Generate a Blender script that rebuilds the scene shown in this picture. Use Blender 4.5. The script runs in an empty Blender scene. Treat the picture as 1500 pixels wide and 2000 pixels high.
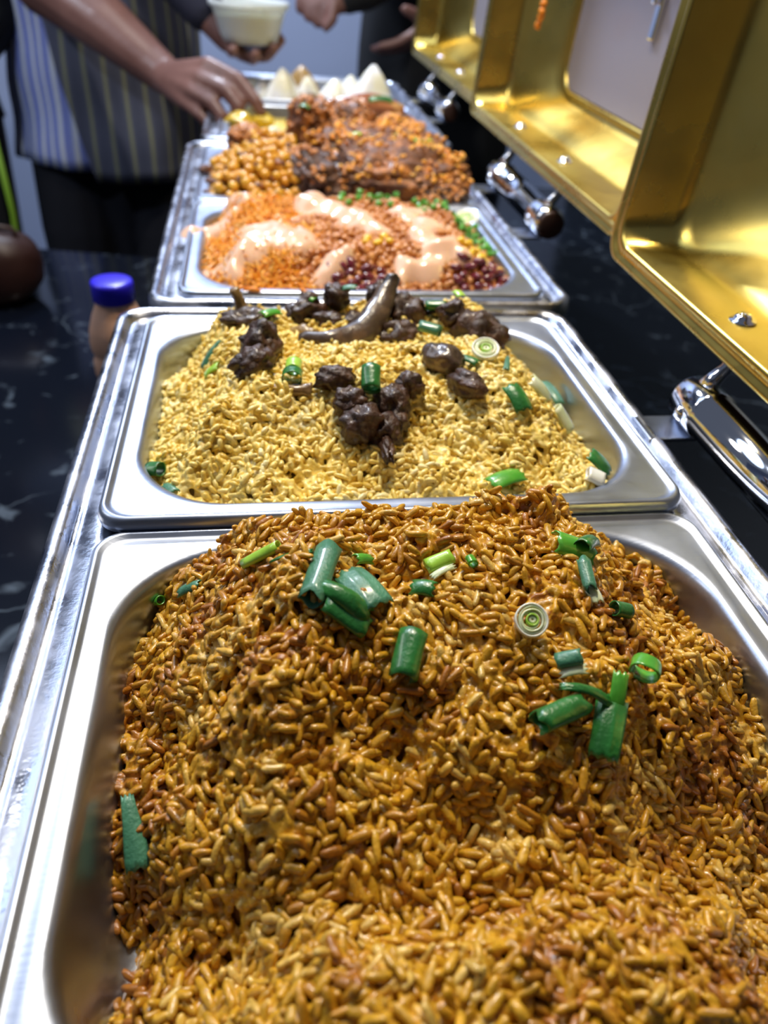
import bpy, bmesh, math, random
import numpy as np
from mathutils import Vector, Matrix, Euler, noise as mnoise

S = bpy.context.scene
COL = S.collection
random.seed(7)
PI = math.pi

# ---------------------------------------------------------------- camera
cam_d = bpy.data.cameras.new('camera'); cam = bpy.data.objects.new('camera', cam_d); COL.objects.link(cam)
YAW, PITCH, ROLL = 0.1905, 0.6494, 0.0816
_f = Vector((math.sin(YAW)*math.cos(PITCH), math.cos(YAW)*math.cos(PITCH), -math.sin(PITCH)))
_r = Vector((math.cos(YAW), -math.sin(YAW), 0)); _u = _r.cross(_f)
_c, _s = math.cos(ROLL), math.sin(ROLL)
_R = _c*_r + _s*_u; _U = -_s*_r + _c*_u
cam.matrix_world = Matrix(((_R.x, _U.x, -_f.x, 0), (_R.y, _U.y, -_f.y, 0), (_R.z, _U.z, -_f.z, 0.2554), (0, 0, 0, 1)))
cam_d.sensor_fit = 'HORIZONTAL'; cam_d.sensor_width = 36.0; cam_d.lens = 36.0*1507/1500
cam_d.clip_start = 0.01; cam_d.clip_end = 50
cam_d.dof.use_dof = True; cam_d.dof.focus_distance = 0.36; cam_d.dof.aperture_fstop = 9.0
S.camera = cam

# ---------------------------------------------------------------- world, lights, exposure
S.view_settings.view_transform = 'Standard'; S.view_settings.look = 'None'
S.view_settings.gamma = 1.0; S.view_settings.use_curve_mapping = False
S.view_settings.exposure = 0.0
w = bpy.data.worlds.new('world'); S.world = w; w.use_nodes = True
w.node_tree.nodes['Background'].inputs[0].default_value = (0.36, 0.42, 0.58, 1)
w.node_tree.nodes['Background'].inputs[1].default_value = 0.22

def area(name, loc, target, size, power, color):
    l = bpy.data.lights.new(name, 'AREA'); l.shape = 'DISK'; l.size = size; l.energy = power; l.color = color
    o = bpy.data.objects.new(name, l); COL.objects.link(o); o.location = loc
    o.rotation_euler = (Vector(target)-Vector(loc)).to_track_quat('-Z', 'Y').to_euler()
    return o
area('cool_ceiling_panel', (-0.75, 1.35, 1.50), (0.0, 0.7, 0), 1.1, 8, (0.60, 0.74, 1.0))
area('warm_downlight', (0.10, 0.80, 0.95), (0.09, 0.25, 0), 0.12, 6.0, (1.0, 0.80, 0.50))
area('room_downlight', (-0.25, 2.35, 1.6), (-0.15, 2.0, -0.2), 0.30, 46, (0.74, 0.83, 1.0))
area('buffet_downlight', (0.05, 0.95, 1.5), (0.08, 0.85, 0), 0.09, 13, (1.0, 0.95, 0.88))
area('left_ceiling_lamp', (-1.5, 1.0, 1.3), (0.2, 0.9, 0.15), 0.5, 6, (0.95, 0.93, 0.92))

sp_ = bpy.data.lights.new('added_shirt_spot', 'SPOT'); sp_.energy = 26; sp_.spot_size = math.radians(38); sp_.spot_blend = 0.4; sp_.color = (0.72, 0.82, 1.0); sp_.shadow_soft_size = 0.03  # unseen spot added to brighten the left of the striped shirt
so_ = bpy.data.objects.new('added_shirt_spot', sp_); COL.objects.link(so_); so_.location = (-1.15, 0.75, 1.0); so_.rotation_euler = (Vector((-0.36, 1.75, -0.05))-Vector(so_.location)).to_track_quat('-Z', 'Y').to_euler()

# ---------------------------------------------------------------- materials
def mat(name, color=(0.5,0.5,0.5), rough=0.5, metal=0.0, **kw):
    m = bpy.data.materials.new(name); m.use_nodes = True
    b = m.node_tree.nodes['Principled BSDF']
    b.inputs['Base Color'].default_value = (*color, 1); b.inputs['Roughness'].default_value = rough
    b.inputs['Metallic'].default_value = metal
    for k, v in kw.items():
        b.inputs[k.replace('_', ' ')].default_value = v
    return m
def nodes(m): return m.node_tree.nodes, m.node_tree.links, m.node_tree.nodes['Principled BSDF']
def noise_node(m, scale, detail=4, coord='Object', stretch=None, rough=0.55, dist=0.0):
    n, l, b = nodes(m)
    tc = n.new('ShaderNodeTexCoord'); t = n.new('ShaderNodeTexNoise')
    t.inputs['Scale'].default_value = scale; t.inputs['Detail'].default_value = detail
    t.inputs['Roughness'].default_value = rough; t.inputs['Distortion'].default_value = dist
    if stretch:
        mp = n.new('ShaderNodeMapping'); mp.inputs['Scale'].default_value = stretch
        l.new(tc.outputs[coord], mp.inputs[0]); l.new(mp.outputs[0], t.inputs['Vector'])
    else: l.new(tc.outputs[coord], t.inputs['Vector'])
    return t
def ramp(m, src, stops):
    n, l, b = nodes(m); r = n.new('ShaderNodeValToRGB'); e = r.color_ramp.elements
    while len(e) > 1: e.remove(e[-1])
    e[0].position = stops[0][0]; e[0].color = (*stops[0][1], 1)
    for p, c in stops[1:]:
        x = e.new(p); x.color = (*c, 1)
    l.new(src, r.inputs[0]); return r
def color_noise(m, scale, stops, **kw):
    n, l, b = nodes(m); t = noise_node(m, scale, **kw); r = ramp(m, t.outputs[0], stops)
    l.new(r.outputs[0], b.inputs['Base Color']); return t
def bump(m, scale, strength, dist=0.001, **kw):
    n, l, b = nodes(m); t = noise_node(m, scale, **kw); bp = n.new('ShaderNodeBump')
    bp.inputs['Strength'].default_value = strength; bp.inputs['Distance'].default_value = dist
    l.new(t.outputs[0], bp.inputs['Height']); l.new(bp.outputs[0], b.inputs['Normal'])
def rough_noise(m, scale, lo, hi, **kw):
    n, l, b = nodes(m); t = noise_node(m, scale, **kw); mr = n.new('ShaderNodeMapRange')
    mr.inputs[1].default_value = 0.3; mr.inputs[2].default_value = 0.7
    mr.inputs[3].default_value = lo; mr.inputs[4].default_value = hi
    l.new(t.outputs[0], mr.inputs[0]); l.new(mr.outputs[0], b.inputs['Roughness'])

M = {}
M['steel'] = mat('brushed_steel', (0.40, 0.45, 0.56), 0.3, 1.0); rough_noise(M['steel'], 14, 0.26, 0.46, detail=6); bump(M['steel'], 60, 0.12, 0.0006, stretch=(1, 12, 1))
M['steel_inner'] = mat('pan_steel', (0.66, 0.66, 0.66), 0.3, 1.0); rough_noise(M['steel_inner'], 25, 0.22, 0.42, detail=6)
M['wet_steel'] = mat('wet_steel_ledge', (0.50, 0.53, 0.62), 0.25, 1.0); rough_noise(M['wet_steel'], 40, 0.12, 0.5, detail=8); bump(M['wet_steel'], 380, 0.22, 0.0008, detail=2)
M['gold'] = mat('gold_coated_steel', (0.72, 0.55, 0.15), 0.24, 1.0); rough_noise(M['gold'], 9, 0.2, 0.38, detail=8)
color_noise(M['gold'], 7, [(0.3, (0.62, 0.42, 0.09)), (0.55, (0.72, 0.54, 0.13)), (0.8, (0.76, 0.64, 0.22))], detail=5)
M['lid_back'] = mat('dark_bronze_lid_shell', (0.16, 0.055, 0.025), 0.35, 1.0)
M['chrome'] = mat('chrome', (0.86, 0.87, 0.90), 0.07, 1.0)
M['dark_plug'] = mat('dark_brown_plug', (0.05, 0.025, 0.02), 0.35)
M['glass'] = mat('fogged_glass', (0.42, 0.40, 0.48), 0.22, 0.0, Transmission_Weight=0.25, IOR=1.5)
M['tub'] = mat('frosted_plastic_tub', (0.80, 0.84, 0.84), 0.3, 0.0, Transmission_Weight=0.35, IOR=1.3)
M['wall'] = mat('blue_grey_paint', (0.40, 0.47, 0.66), 0.8); bump(M['wall'], 40, 0.1)
M['added_wall'] = mat('added_dark_grey_wall', (0.05, 0.05, 0.055), 0.7)
M['floor'] = mat('grey_floor', (0.16, 0.17, 0.20), 0.4); color_noise(M['floor'], 3, [(0.3, (0.12, 0.13, 0.15)), (0.7, (0.2, 0.21, 0.24))])
M['dark_wall'] = mat('dark_green_black_wall', (0.012, 0.016, 0.012), 0.5)

def marble():
    m = mat('black_marble', (0.01, 0.012, 0.018), 0.12)
    n, l, b = nodes(m)
    tc = n.new('ShaderNodeTexCoord')
    t1 = n.new('ShaderNodeTexNoise'); t1.inputs['Scale'].default_value = 26; t1.inputs['Detail'].default_value = 6; t1.inputs['Distortion'].default_value = 0.6
    r1 = n.new('ShaderNodeValToRGB'); r1.color_ramp.elements[0].position = 0.60; r1.color_ramp.elements[0].color = (0, 0, 0, 1); r1.color_ramp.elements[1].position = 0.74
    v = n.new('ShaderNodeTexVoronoi'); v.feature = 'DISTANCE_TO_EDGE'; v.inputs['Scale'].default_value = 7
    ds = n.new('ShaderNodeTexNoise'); ds.inputs['Scale'].default_value = 10; ds.inputs['Detail'].default_value = 4
    mx = n.new('ShaderNodeMixRGB'); mx.inputs[0].default_value = 0.12
    r2 = n.new('ShaderNodeValToRGB'); r2.color_ramp.elements[0].color = (1, 1, 1, 1); r2.color_ramp.elements[1].color = (0, 0, 0, 1); r2.color_ramp.elements[1].position = 0.018
    t3 = n.new('ShaderNodeTexNoise'); t3.inputs['Scale'].default_value = 5; t3.inputs['Detail'].default_value = 2
    r3 = n.new('ShaderNodeValToRGB'); r3.color_ramp.elements[0].position = 0.5; r3.color_ramp.elements[1].position = 0.62
    mul = n.new('ShaderNodeMath'); mul.operation = 'MULTIPLY'; add = n.new('ShaderNodeMath'); add.operation = 'ADD'; add.use_clamp = True
    l.new(tc.outputs['Object'], t1.inputs[0]); l.new(tc.outputs['Object'], ds.inputs[0]); l.new(tc.outputs['Object'], t3.inputs[0])
    l.new(tc.outputs['Object'], mx.inputs[1]); l.new(ds.outputs[1], mx.inputs[2]); l.new(mx.outputs[0], v.inputs['Vector'])
    l.new(v.outputs[0], r2.inputs[0]); l.new(t1.outputs[0], r1.inputs[0]); l.new(t3.outputs[0], r3.inputs[0])
    l.new(r2.outputs[0], mul.inputs[0]); l.new(r3.outputs[0], mul.inputs[1]); l.new(mul.outputs[0], add.inputs[0]); l.new(r1.outputs[0], add.inputs[1])
    c = n.new('ShaderNodeMixRGB'); c.inputs[1].default_value = (0.004, 0.006, 0.012, 1); c.inputs[2].default_value = (0.10, 0.13, 0.17, 1)
    l.new(add.outputs[0], c.inputs[0]); l.new(c.outputs[0], b.inputs['Base Color'])
    return m
M['marble'] = marble()

def grain_mat(name, stops, rough, sss, coat=0.3, speck=None, lo=0.78):
    m = mat(name, stops[0][1], rough, 0.0)
    n, l, b = nodes(m)
    a = n.new('ShaderNodeAttribute'); a.attribute_name = 'tint'
    r = ramp(m, a.outputs['Fac'], stops)
    t = noise_node(m, 260, detail=3)
    mr = n.new('ShaderNodeMapRange'); mr.inputs[1].default_value = 0.35; mr.inputs[2].default_value = 0.75; mr.inputs[3].default_value = 1.06; mr.inputs[4].default_value = lo
    l.new(t.outputs[0], mr.inputs[0])
    mx = n.new('ShaderNodeMixRGB'); mx.blend_type = 'MULTIPLY'; mx.inputs[0].default_value = 1.0
    l.new(r.outputs[0], mx.inputs[1]); l.new(mr.outputs[0], mx.inputs[2])
    out = mx.outputs[0]
    if speck:
        s = noise_node(m, 900, detail=2); rs = ramp(m, s.outputs[0], [(0.68, (0, 0, 0)), (0.74, (1, 1, 1))])
        m2 = n.new('ShaderNodeMixRGB'); m2.inputs[2].default_value = (*speck, 1)
        l.new(rs.outputs[0], m2.inputs[0]); l.new(out, m2.inputs[1]); out = m2.outputs[0]
    l.new(out, b.inputs['Base Color'])
    b.inputs['Subsurface Weight'].default_value = sss; b.inputs['Subsurface Radius'].default_value = (0.004, 0.002, 0.0008); b.inputs['Subsurface Scale'].default_value = 0.6
    b.inputs['Coat Weight'].default_value = coat; b.inputs['Coat Roughness'].default_value = 0.12
    bp = n.new('ShaderNodeBump'); bp.inputs['Strength'].default_value = 0.5; bp.inputs['Distance'].default_value = 0.0007
    t2 = noise_node(m, 700, detail=3); l.new(t2.outputs[0], bp.inputs['Height']); l.new(bp.outputs[0], b.inputs['Normal'])
    return m
M['jollof'] = grain_mat('spiced_rice', [(0.0, (0.40, 0.140, 0.006)), (0.25, (0.54, 0.240, 0.008)), (0.6, (0.66, 0.345, 0.011)), (0.85, (0.72, 0.39, 0.025)), (1.0, (0.80, 0.52, 0.11))], 0.40, 0.12, 0.38, speck=(0.10, 0.03, 0.005), lo=0.58)
M['jollof_base'] = mat('spiced_rice_bed', (0.28, 0.10, 0.008), 0.5)
M['yellow'] = grain_mat('yellow_rice', [(0.0, (0.74, 0.49, 0.06)), (0.4, (0.90, 0.67, 0.14)), (0.8, (0.95, 0.76, 0.25)), (1.0, (0.97, 0.84, 0.42))], 0.42, 0.15, 0.25)
M['yellow_base'] = mat('yellow_rice_bed', (0.5, 0.32, 0.06), 0.5)
def food(name, stops, scale, rough=0.35, bs=0.6, bscale=None, coat=0.4, sss=0.0):
    m = mat(name, stops[0][1], rough); color_noise(m, scale, stops, detail=5); bump(m, bscale or scale*2.5, bs, 0.002, detail=6)
    b = nodes(m)[2]; b.inputs['Coat Weight'].default_value = coat; b.inputs['Coat Roughness'].default_value = 0.15
    if sss: b.inputs['Subsurface Weight'].default_value = sss; b.inputs['Subsurface Radius'].default_value = (0.005, 0.003, 0.001); b.inputs['Subsurface Scale'].default_value = 0.5
    return m
M['meat'] = food('dark_fried_meat', [(0.3, (0.018, 0.008, 0.005)), (0.55, (0.065, 0.025, 0.012)), (0.8, (0.17, 0.07, 0.026))], 90, 0.42, 0.9, bscale=260, coat=0.25)
M['meat_skin'] = food('grey_brown_skin', [(0.3, (0.03, 0.02, 0.014)), (0.55, (0.10, 0.065, 0.045)), (0.75, (0.30, 0.17, 0.09))], 40, 0.3)
M['bone'] = food('browned_bone', [(0.3, (0.12, 0.06, 0.02)), (0.6, (0.38, 0.24, 0.08))], 60, 0.35)
M['rib'] = food('glazed_rib_meat', [(0.3, (0.06, 0.02, 0.008)), (0.5, (0.18, 0.06, 0.016)), (0.64, (0.48, 0.17, 0.025)), (0.85, (0.7, 0.28, 0.04))], 60, 0.5, 1.0, bscale=190, coat=0.12)
M['rib_dark'] = food('dark_rib_side', [(0.35, (0.03, 0.012, 0.008)), (0.6, (0.11, 0.045, 0.024)), (0.8, (0.3, 0.13, 0.05))], 70, 0.5, 1.0, bscale=190, coat=0.12)
M['chickpea'] = food('stewed_chickpea', [(0.3, (0.55, 0.20, 0.015)), (0.5, (0.80, 0.42, 0.035)), (0.7, (0.88, 0.55, 0.06))], 60, 0.3, 0.3)
M['stew'] = food('orange_stew_sauce', [(0.3, (0.14, 0.04, 0.008)), (0.7, (0.38, 0.13, 0.015))], 50, 0.3)
M['crumb'] = food('browned_crumbs', [(0.3, (0.45, 0.14, 0.03)), (0.7, (0.78, 0.36, 0.10))], 90, 0.35)
M['carrot'] = grain_mat('shredded_carrot', [(0.0, (0.96, 0.32, 0.012)), (0.6, (1.0, 0.46, 0.035)), (1.0, (1.0, 0.58, 0.10))], 0.4, 0.1, 0.3)
M['carrot_base'] = mat('carrot_bed', (0.85, 0.27, 0.012), 0.5)
M['dressing'] = mat('pink_cream_dressing', (0.88, 0.57, 0.40), 0.22, 0.0, Subsurface_Weight=0.2, Subsurface_Scale=0.01, Coat_Weight=0.4)
M['kidney'] = food('kidney_bean', [(0.3, (0.09, 0.010, 0.018)), (0.7, (0.24, 0.03, 0.05))], 80, 0.2, 0.1)
M['corn'] = food('corn_kernel', [(0.3, (0.85, 0.50, 0.015)), (0.7, (0.95, 0.68, 0.05))], 90, 0.25, 0.1, sss=0.1)
M['leaf'] = food('dark_green_scallion', [(0.3, (0.015, 0.11, 0.02)), (0.6, (0.03, 0.22, 0.04)), (0.8, (0.08, 0.34, 0.10))], 60, 0.3, 0.25, bscale=400)
M['leaf_blue'] = food('blue_green_scallion', [(0.3, (0.03, 0.15, 0.08)), (0.7, (0.10, 0.32, 0.18))], 50, 0.4, 0.3, bscale=500)
M['leaf_light'] = food('light_green_scallion', [(0.3, (0.30, 0.62, 0.03)), (0.7, (0.55, 0.80, 0.14))], 60, 0.3, 0.15)
M['leaf_mid'] = food('mid_green_scallion', [(0.3, (0.05, 0.30, 0.02)), (0.7, (0.13, 0.46, 0.05))], 60, 0.3, 0.15)
M['onion'] = food('pale_scallion_stem', [(0.3, (0.66, 0.78, 0.42)), (0.7, (0.86, 0.90, 0.70))], 90, 0.3, 0.1, sss=0.15)
M['onion_white'] = food('white_scallion_ring', [(0.3, (0.82, 0.84, 0.72)), (0.7, (0.92, 0.92, 0.86))], 60, 0.3, 0.1, sss=0.15)
M['samosa'] = food('pale_samosa_pastry', [(0.35, (0.90, 0.85, 0.60)), (0.5, (0.96, 0.95, 0.92))], 18, 0.4, 0.2, sss=0.1)
M['samosa_brown'] = food('golden_samosa_pastry', [(0.3, (0.42, 0.25, 0.08)), (0.7, (0.62, 0.42, 0.16))], 20, 0.4, 0.2)
M['yellow_veg'] = food('yellow_pepper', [(0.3, (0.75, 0.48, 0.02)), (0.7, (0.88, 0.66, 0.06))], 40, 0.3, 0.2)
M['sausage'] = food('reddish_sausage', [(0.3, (0.28, 0.08, 0.03)), (0.7, (0.50, 0.18, 0.08))], 30, 0.25, 0.2)
M['skin'] = food('brown_skin', [(0.3, (0.15, 0.068, 0.055)), (0.7, (0.23, 0.115, 0.095))], 12, 0.45, 0.15, bscale=120, coat=0.05)
M['skin_dark'] = food('dark_brown_skin', [(0.3, (0.055, 0.022, 0.018)), (0.7, (0.10, 0.04, 0.03))], 12, 0.45, 0.15, bscale=120, coat=0.05)
M['trousers'] = mat('black_trousers', (0.006, 0.007, 0.014), 0.9)
M['dark_cloth'] = mat('black_cloth', (0.007, 0.008, 0.010), 0.9)
M['dark_sleeve'] = mat('navy_sleeve', (0.02, 0.022, 0.045), 0.85)
M['lime'] = mat('lime_piping', (0.22, 0.42, 0.03), 0.6)
M['hair'] = mat('black_hair', (0.01, 0.008, 0.008), 0.7)
M['shoe'] = mat('black_shoe', (0.01, 0.01, 0.012), 0.4)
M['bag'] = mat('dark_brown_leather', (0.035, 0.011, 0.008), 0.5); bump(M['bag'], 120, 0.3)
M['cap'] = mat('blue_plastic_cap', (0.03, 0.02, 0.72), 0.3)
M['bottle'] = mat('peach_sauce_in_bottle', (0.88, 0.52, 0.35), 0.3, 0.0, Coat_Weight=0.6)

def striped(name, base, base2, line, freq, thr):
    m = mat(name, base, 0.85); n, l, b = nodes(m)
    tc = n.new('ShaderNodeTexCoord'); sx = n.new('ShaderNodeSeparateXYZ'); l.new(tc.outputs['UV'], sx.inputs[0])
    mu = n.new('ShaderNodeMath'); mu.operation = 'MULTIPLY'; mu.inputs[1].default_value = freq; l.new(sx.outputs[0], mu.inputs[0])
    fr = n.new('ShaderNodeMath'); fr.operation = 'FRACT'; l.new(mu.outputs[0], fr.inputs[0])
    r = ramp(m, fr.outputs[0], [(0.0, line), (thr, line), (thr+0.07, base), (0.5, base2), (0.93, base), (1.0, line)])
    t = noise_node(m, 500, detail=1, coord='Object')
    mx = n.new('ShaderNodeMixRGB'); mx.blend_type = 'MULTIPLY'; mx.inputs[0].default_value = 0.5
    l.new(r.outputs[0], mx.inputs[1]); l.new(t.outputs[0], mx.inputs[2]); l.new(mx.outputs[0], b.inputs['Base Color'])
    return m
M['shirt'] = striped('blue_white_striped_cotton', (0.38, 0.46, 0.92), (0.24, 0.30, 0.80), (0.85, 0.90, 1.0), 44, 0.24)
M['shaded_shirt'] = striped('shaded_striped_cotton', (0.13, 0.14, 0.21), (0.10, 0.11, 0.17), (0.34, 0.35, 0.22), 34, 0.12)  # shaded copy of the shirt stripes, shade put into the grey colour

# ---------------------------------------------------------------- helpers
def link(name, me, m=None, parent=None, loc=None, rot=None):
    o = bpy.data.objects.new(name, me); COL.objects.link(o)
    if m is not None and me is not None:
        for x in (m if isinstance(m, (list, tuple)) else [m]): me.materials.append(x)
    if parent: o.parent = parent
    if loc is not None: o.location = loc
    if rot is not None: o.rotation_euler = rot
    return o
def tag(o, label, cat, group=None):
    o['label'] = label; o['category'] = cat
    if group: o['group'] = group
    return o
def thing(name, label, cat, loc=(0, 0, 0), rot=(0, 0, 0), group=None):
    o = bpy.data.objects.new(name, None); COL.objects.link(o); o.location = loc; o.rotation_euler = rot; o.empty_display_size = 0.05
    return tag(o, label, cat, group)
def from_bm(name, bm, m, parent=None, smooth=True, **kw):
    me = bpy.data.meshes.new(name)
    bmesh.ops.recalc_face_normals(bm, faces=bm.faces)
    bm.to_mesh(me); bm.free()
    if smooth: me.polygons.foreach_set('use_smooth', [True]*len(me.polygons))
    return link(name, me, m, parent, **kw)
def rr(a, b, r, n=7):
    """rounded rectangle outline, half sizes a, b"""
    pts = []
    for cx, cy, a0 in ((a-r, b-r, 0), (-a+r, b-r, 90), (-a+r, -b+r, 180), (a-r, -b+r, 270)):
        for i in range(n+1):
            t = math.radians(a0+90*i/n); pts.append((cx+r*math.cos(t), cy+r*math.sin(t)))
    return pts
def loft(bm, rings, cap_start=False, cap_end=False, closed=True):
    vs = [[bm.verts.new(p) for p in r] for r in rings]
    n = len(rings[0])
    for i in range(len(vs)-1):
        for j in range(n if closed else n-1):
            k = (j+1) % n
            bm.faces.new((vs[i][j], vs[i][k], vs[i+1][k], vs[i+1][j]))
    if cap_start: bm.faces.new(vs[0][::-1])
    if cap_end: bm.faces.new(vs[-1])
    return vs
def circ(r, z, n=24, cx=0, cy=0): return [(cx+r*math.cos(2*PI*i/n), cy+r*math.sin(2*PI*i/n), z) for i in range(n)]
def lathe(prof, n=28, cap=True):
    bm = bmesh.new(); loft(bm, [circ(r, z, n) for r, z in prof], cap, cap); return bm
def add_box(bm, c, s, bev=0.0, rot=None):
    g = bmesh.ops.create_cube(bm, size=1.0); vs = g['verts']
    mt = Matrix.Translation(c) @ (rot.to_matrix().to_4x4() if rot else Matrix()) @ Matrix.Diagonal((*s, 1))
    bmesh.ops.transform(bm, matrix=mt, verts=vs)
    if bev:
        es = list({e for v in vs for e in v.link_edges})
        bmesh.ops.bevel(bm, geom=es, offset=bev, segments=2, affect='EDGES', profile=0.5)
def tube_pts(bm, pts, rad, n=12, cap=True):
    """tube along points; rad number or list"""
    pts = [Vector(p) for p in pts]; R = rad if isinstance(rad, (list, tuple)) else [rad]*len(pts)
    rings = []; up = None
    for i, p in enumerate(pts):
        t = (pts[min(i+1, len(pts)-1)]-pts[max(i-1, 0)]).normalized()
        if up is None: up = t.orthogonal().normalized()
        up = (up - t*up.dot(t)).normalized(); sd = t.cross(up)
        rings.append([p+R[i]*(math.cos(2*PI*k/n)*up+math.sin(2*PI*k/n)*sd) for k in range(n)])
    loft(bm, rings, cap, cap)

# --- value noise (numpy)
class VN:
    def __init__(s, seed): s.g = np.random.RandomState(seed).rand(256, 256)
    def __call__(s, x, y, wl):
        x = np.asarray(x)/wl+37.3; y = np.asarray(y)/wl+91.7
        xi = np.floor(x).astype(int); yi = np.floor(y).astype(int); fx = x-xi; fy = y-yi
        fx = fx*fx*(3-2*fx); fy = fy*fy*(3-2*fy); g = s.g; a = xi % 256; b = yi % 256; a1 = (a+1) % 256; b1 = (b+1) % 256
        return (g[a, b]*(1-fx)+g[a1, b]*fx)*(1-fy)+(g[a, b1]*(1-fx)+g[a1, b1]*fx)*fy-0.5
N1, N2, N3 = VN(1), VN(2), VN(3)
def sst(t): t = np.clip(t, 0, 1); return t*t*(3-2*t)
def gs(x, y, cx, cy, r, a): return a*np.exp(-((x-cx)**2+(y-cy)**2)/(r*r))

#HEIGHTS
P1 = (0.076, 0.187); P2 = (0.076, 0.4535); P3 = (0.094, 0.7725); P4 = (0.094, 1.0375); P5 = (0.1115, 1.3645); P6 = (0.1115, 1.6295)
def h_jollof(x, y, fine=True):
    x = np.asarray(x, float); y = np.asarray(y, float)
    u = x-P1[0]; v = y-P1[1]
    zl = -0.036+0.066*sst((u+0.147)/0.085); zr = -0.026+0.056*sst((0.152-u)/0.11)
    h = np.minimum(zl, zr)
    back = -0.004+0.04*sst((0.125-v)/0.03); h = np.minimum(h, back)
    h = h+0.004*sst((v-0.0)/0.05)-0.030*sst((0.010-v)/0.075)+0.004*sst((-0.060-v)/0.04)
    h = h+gs(x, y, 0.018, 0.236, 0.022, 0.010)+gs(x, y, 0.055, 0.285, 0.03, 0.004)-gs(x, y, 0.040, 0.176, 0.020, 0.020)-gs(x, y, 0.160, 0.150, 0.026, 0.020)-gs(x, y, 0.075, 0.135, 0.03, 0.012)
    h = h+gs(x, y, 0.19, 0.215, 0.02, 0.008)-gs(x, y, 0.145, 0.225, 0.014, 0.008)-gs(x, y, -0.01, 0.12, 0.02, 0.010)+gs(x, y, 0.0, 0.15, 0.018, 0.006)
    h = h-gs(x, y, 0.19, 0.08, 0.05, 0.010)+gs(x, y, -0.045, 0.112, 0.014, 0.016)-gs(x, y, -0.050, 0.145, 0.016, 0.012)+gs(x, y, 0.085, 0.105, 0.016, 0.008)+gs(x, y, -0.042, 0.285, 0.012, 0.010)
    h = h+0.016*N1(x, y, 0.036)+0.013*N2(x, y, 0.018)
    if fine: h = h+0.007*N3(x, y, 0.0085)
    return h
def h_yellow(x, y, fine=True):
    x = np.asarray(x, float); y = np.asarray(y, float)
    u = x-P2[0]; v = y-P2[1]
    zl = -0.016+0.042*sst((u+0.149)/0.062); zr = -0.024+0.050*sst((0.149-u)/0.070)
    h = np.minimum(zl, zr)
    h = np.minimum(h, -0.006+0.036*sst((v+0.118)/0.10)); h = np.minimum(h, -0.008+0.042*sst((0.116-v)/0.032))
    h = h-gs(x, y, -0.065, 0.575, 0.035, 0.02)-gs(x, y, 0.215, 0.565, 0.035, 0.02)-gs(x, y, 0.085, 0.40, 0.02, 0.008)+gs(x, y, 0.10, 0.52, 0.05, 0.006)
    h = h+0.010*N1(x+3, y, 0.032)+0.007*N2(x+3, y, 0.016)
    if fine: h = h+0.0055*N3(x+3, y, 0.008)
    return h
def h_salad(x, y, fine=True):
    x = np.asarray(x, float); y = np.asarray(y, float)
    u = x-P3[0]; v = y-P3[1]
    h = np.minimum(-0.012+0.034*sst((u+0.146)/0.06), -0.012+0.026*sst((0.146-u)/0.06))
    h = np.minimum(h, -0.010+0.036*sst((v+0.118)/0.09)); h = np.minimum(h, -0.004+0.030*sst((0.118-v)/0.05))
    h = h+0.010*N1(x+9, y, 0.03)+0.004*N2(x+9, y, 0.012)
    return h
def h_stew(x, y, fine=True):
    x = np.asarray(x, float); y = np.asarray(y, float)
    u = x-P4[0]; v = y-P4[1]
    h = np.minimum(-0.012+0.034*sst((u+0.146)/0.07), -0.014+0.03*sst((0.146-u)/0.05))
    h = np.minimum(h, -0.014+0.032*sst((v+0.118)/0.08)); h = np.minimum(h, -0.012+0.03*sst((0.118-v)/0.06))
    return h+0.008*N1(x+5, y, 0.03)
def h_far(x, y, fine=True):
    x = np.asarray(x, float); y = np.asarray(y, float)
    u = x-P5[0]; v = y-P5[1]
    return -0.022+0.012*sst(u/0.05)*sst((0.14-u)/0.04)+0.005*N1(x+7, y, 0.03)
#ENDHEIGHTS

def tint_attr(me, vals):
    a = me.attributes.new('tint', 'FLOAT', 'POINT'); a.data.foreach_set('value', vals.astype(np.float32))
def grain_template(nr, ns, bend, sharp=3.6):
    vs = []; t = np.linspace(-1, 1, nr+2)
    t = np.sin(t*PI/2*0.98)/np.sin(PI/2*0.98)
    vs.append((-1, 0, -bend))
    for k in t[1:-1]:
        r = (1-abs(k)**sharp)**0.5
        for j in range(ns):
            a = 2*PI*j/ns; vs.append((k, r*math.cos(a), r*math.sin(a)))
    vs.append((1, 0, -bend)); v = np.array(vs); n = nr*ns+1
    f = []
    for j in range(ns): f.append((0, 1+(j+1) % ns, 1+j)); f.append((n, n-ns+j, n-ns+(j+1) % ns))
    for i in range(nr-1):
        for j in range(ns):
            a = 1+i*ns+j; b = 1+i*ns+(j+1) % ns; c = a+ns; d = b+ns
            f.append((a, b, d)); f.append((a, d, c))
    return v, np.array(f)
def mesh_from_np(name, V, F):
    me = bpy.data.meshes.new(name); me.vertices.add(len(V)); me.vertices.foreach_set('co', V.astype(np.float32).ravel())
    me.loops.add(F.size); me.loops.foreach_set('vertex_index', F.astype(np.int32).ravel())
    me.polygons.add(len(F)); me.polygons.foreach_set('loop_start', np.arange(0, F.size, F.shape[1], dtype=np.int32))
    me.update(calc_edges=True); me.polygons.foreach_set('use_smooth', np.ones(len(F), bool)); me.validate(); return me
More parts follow.
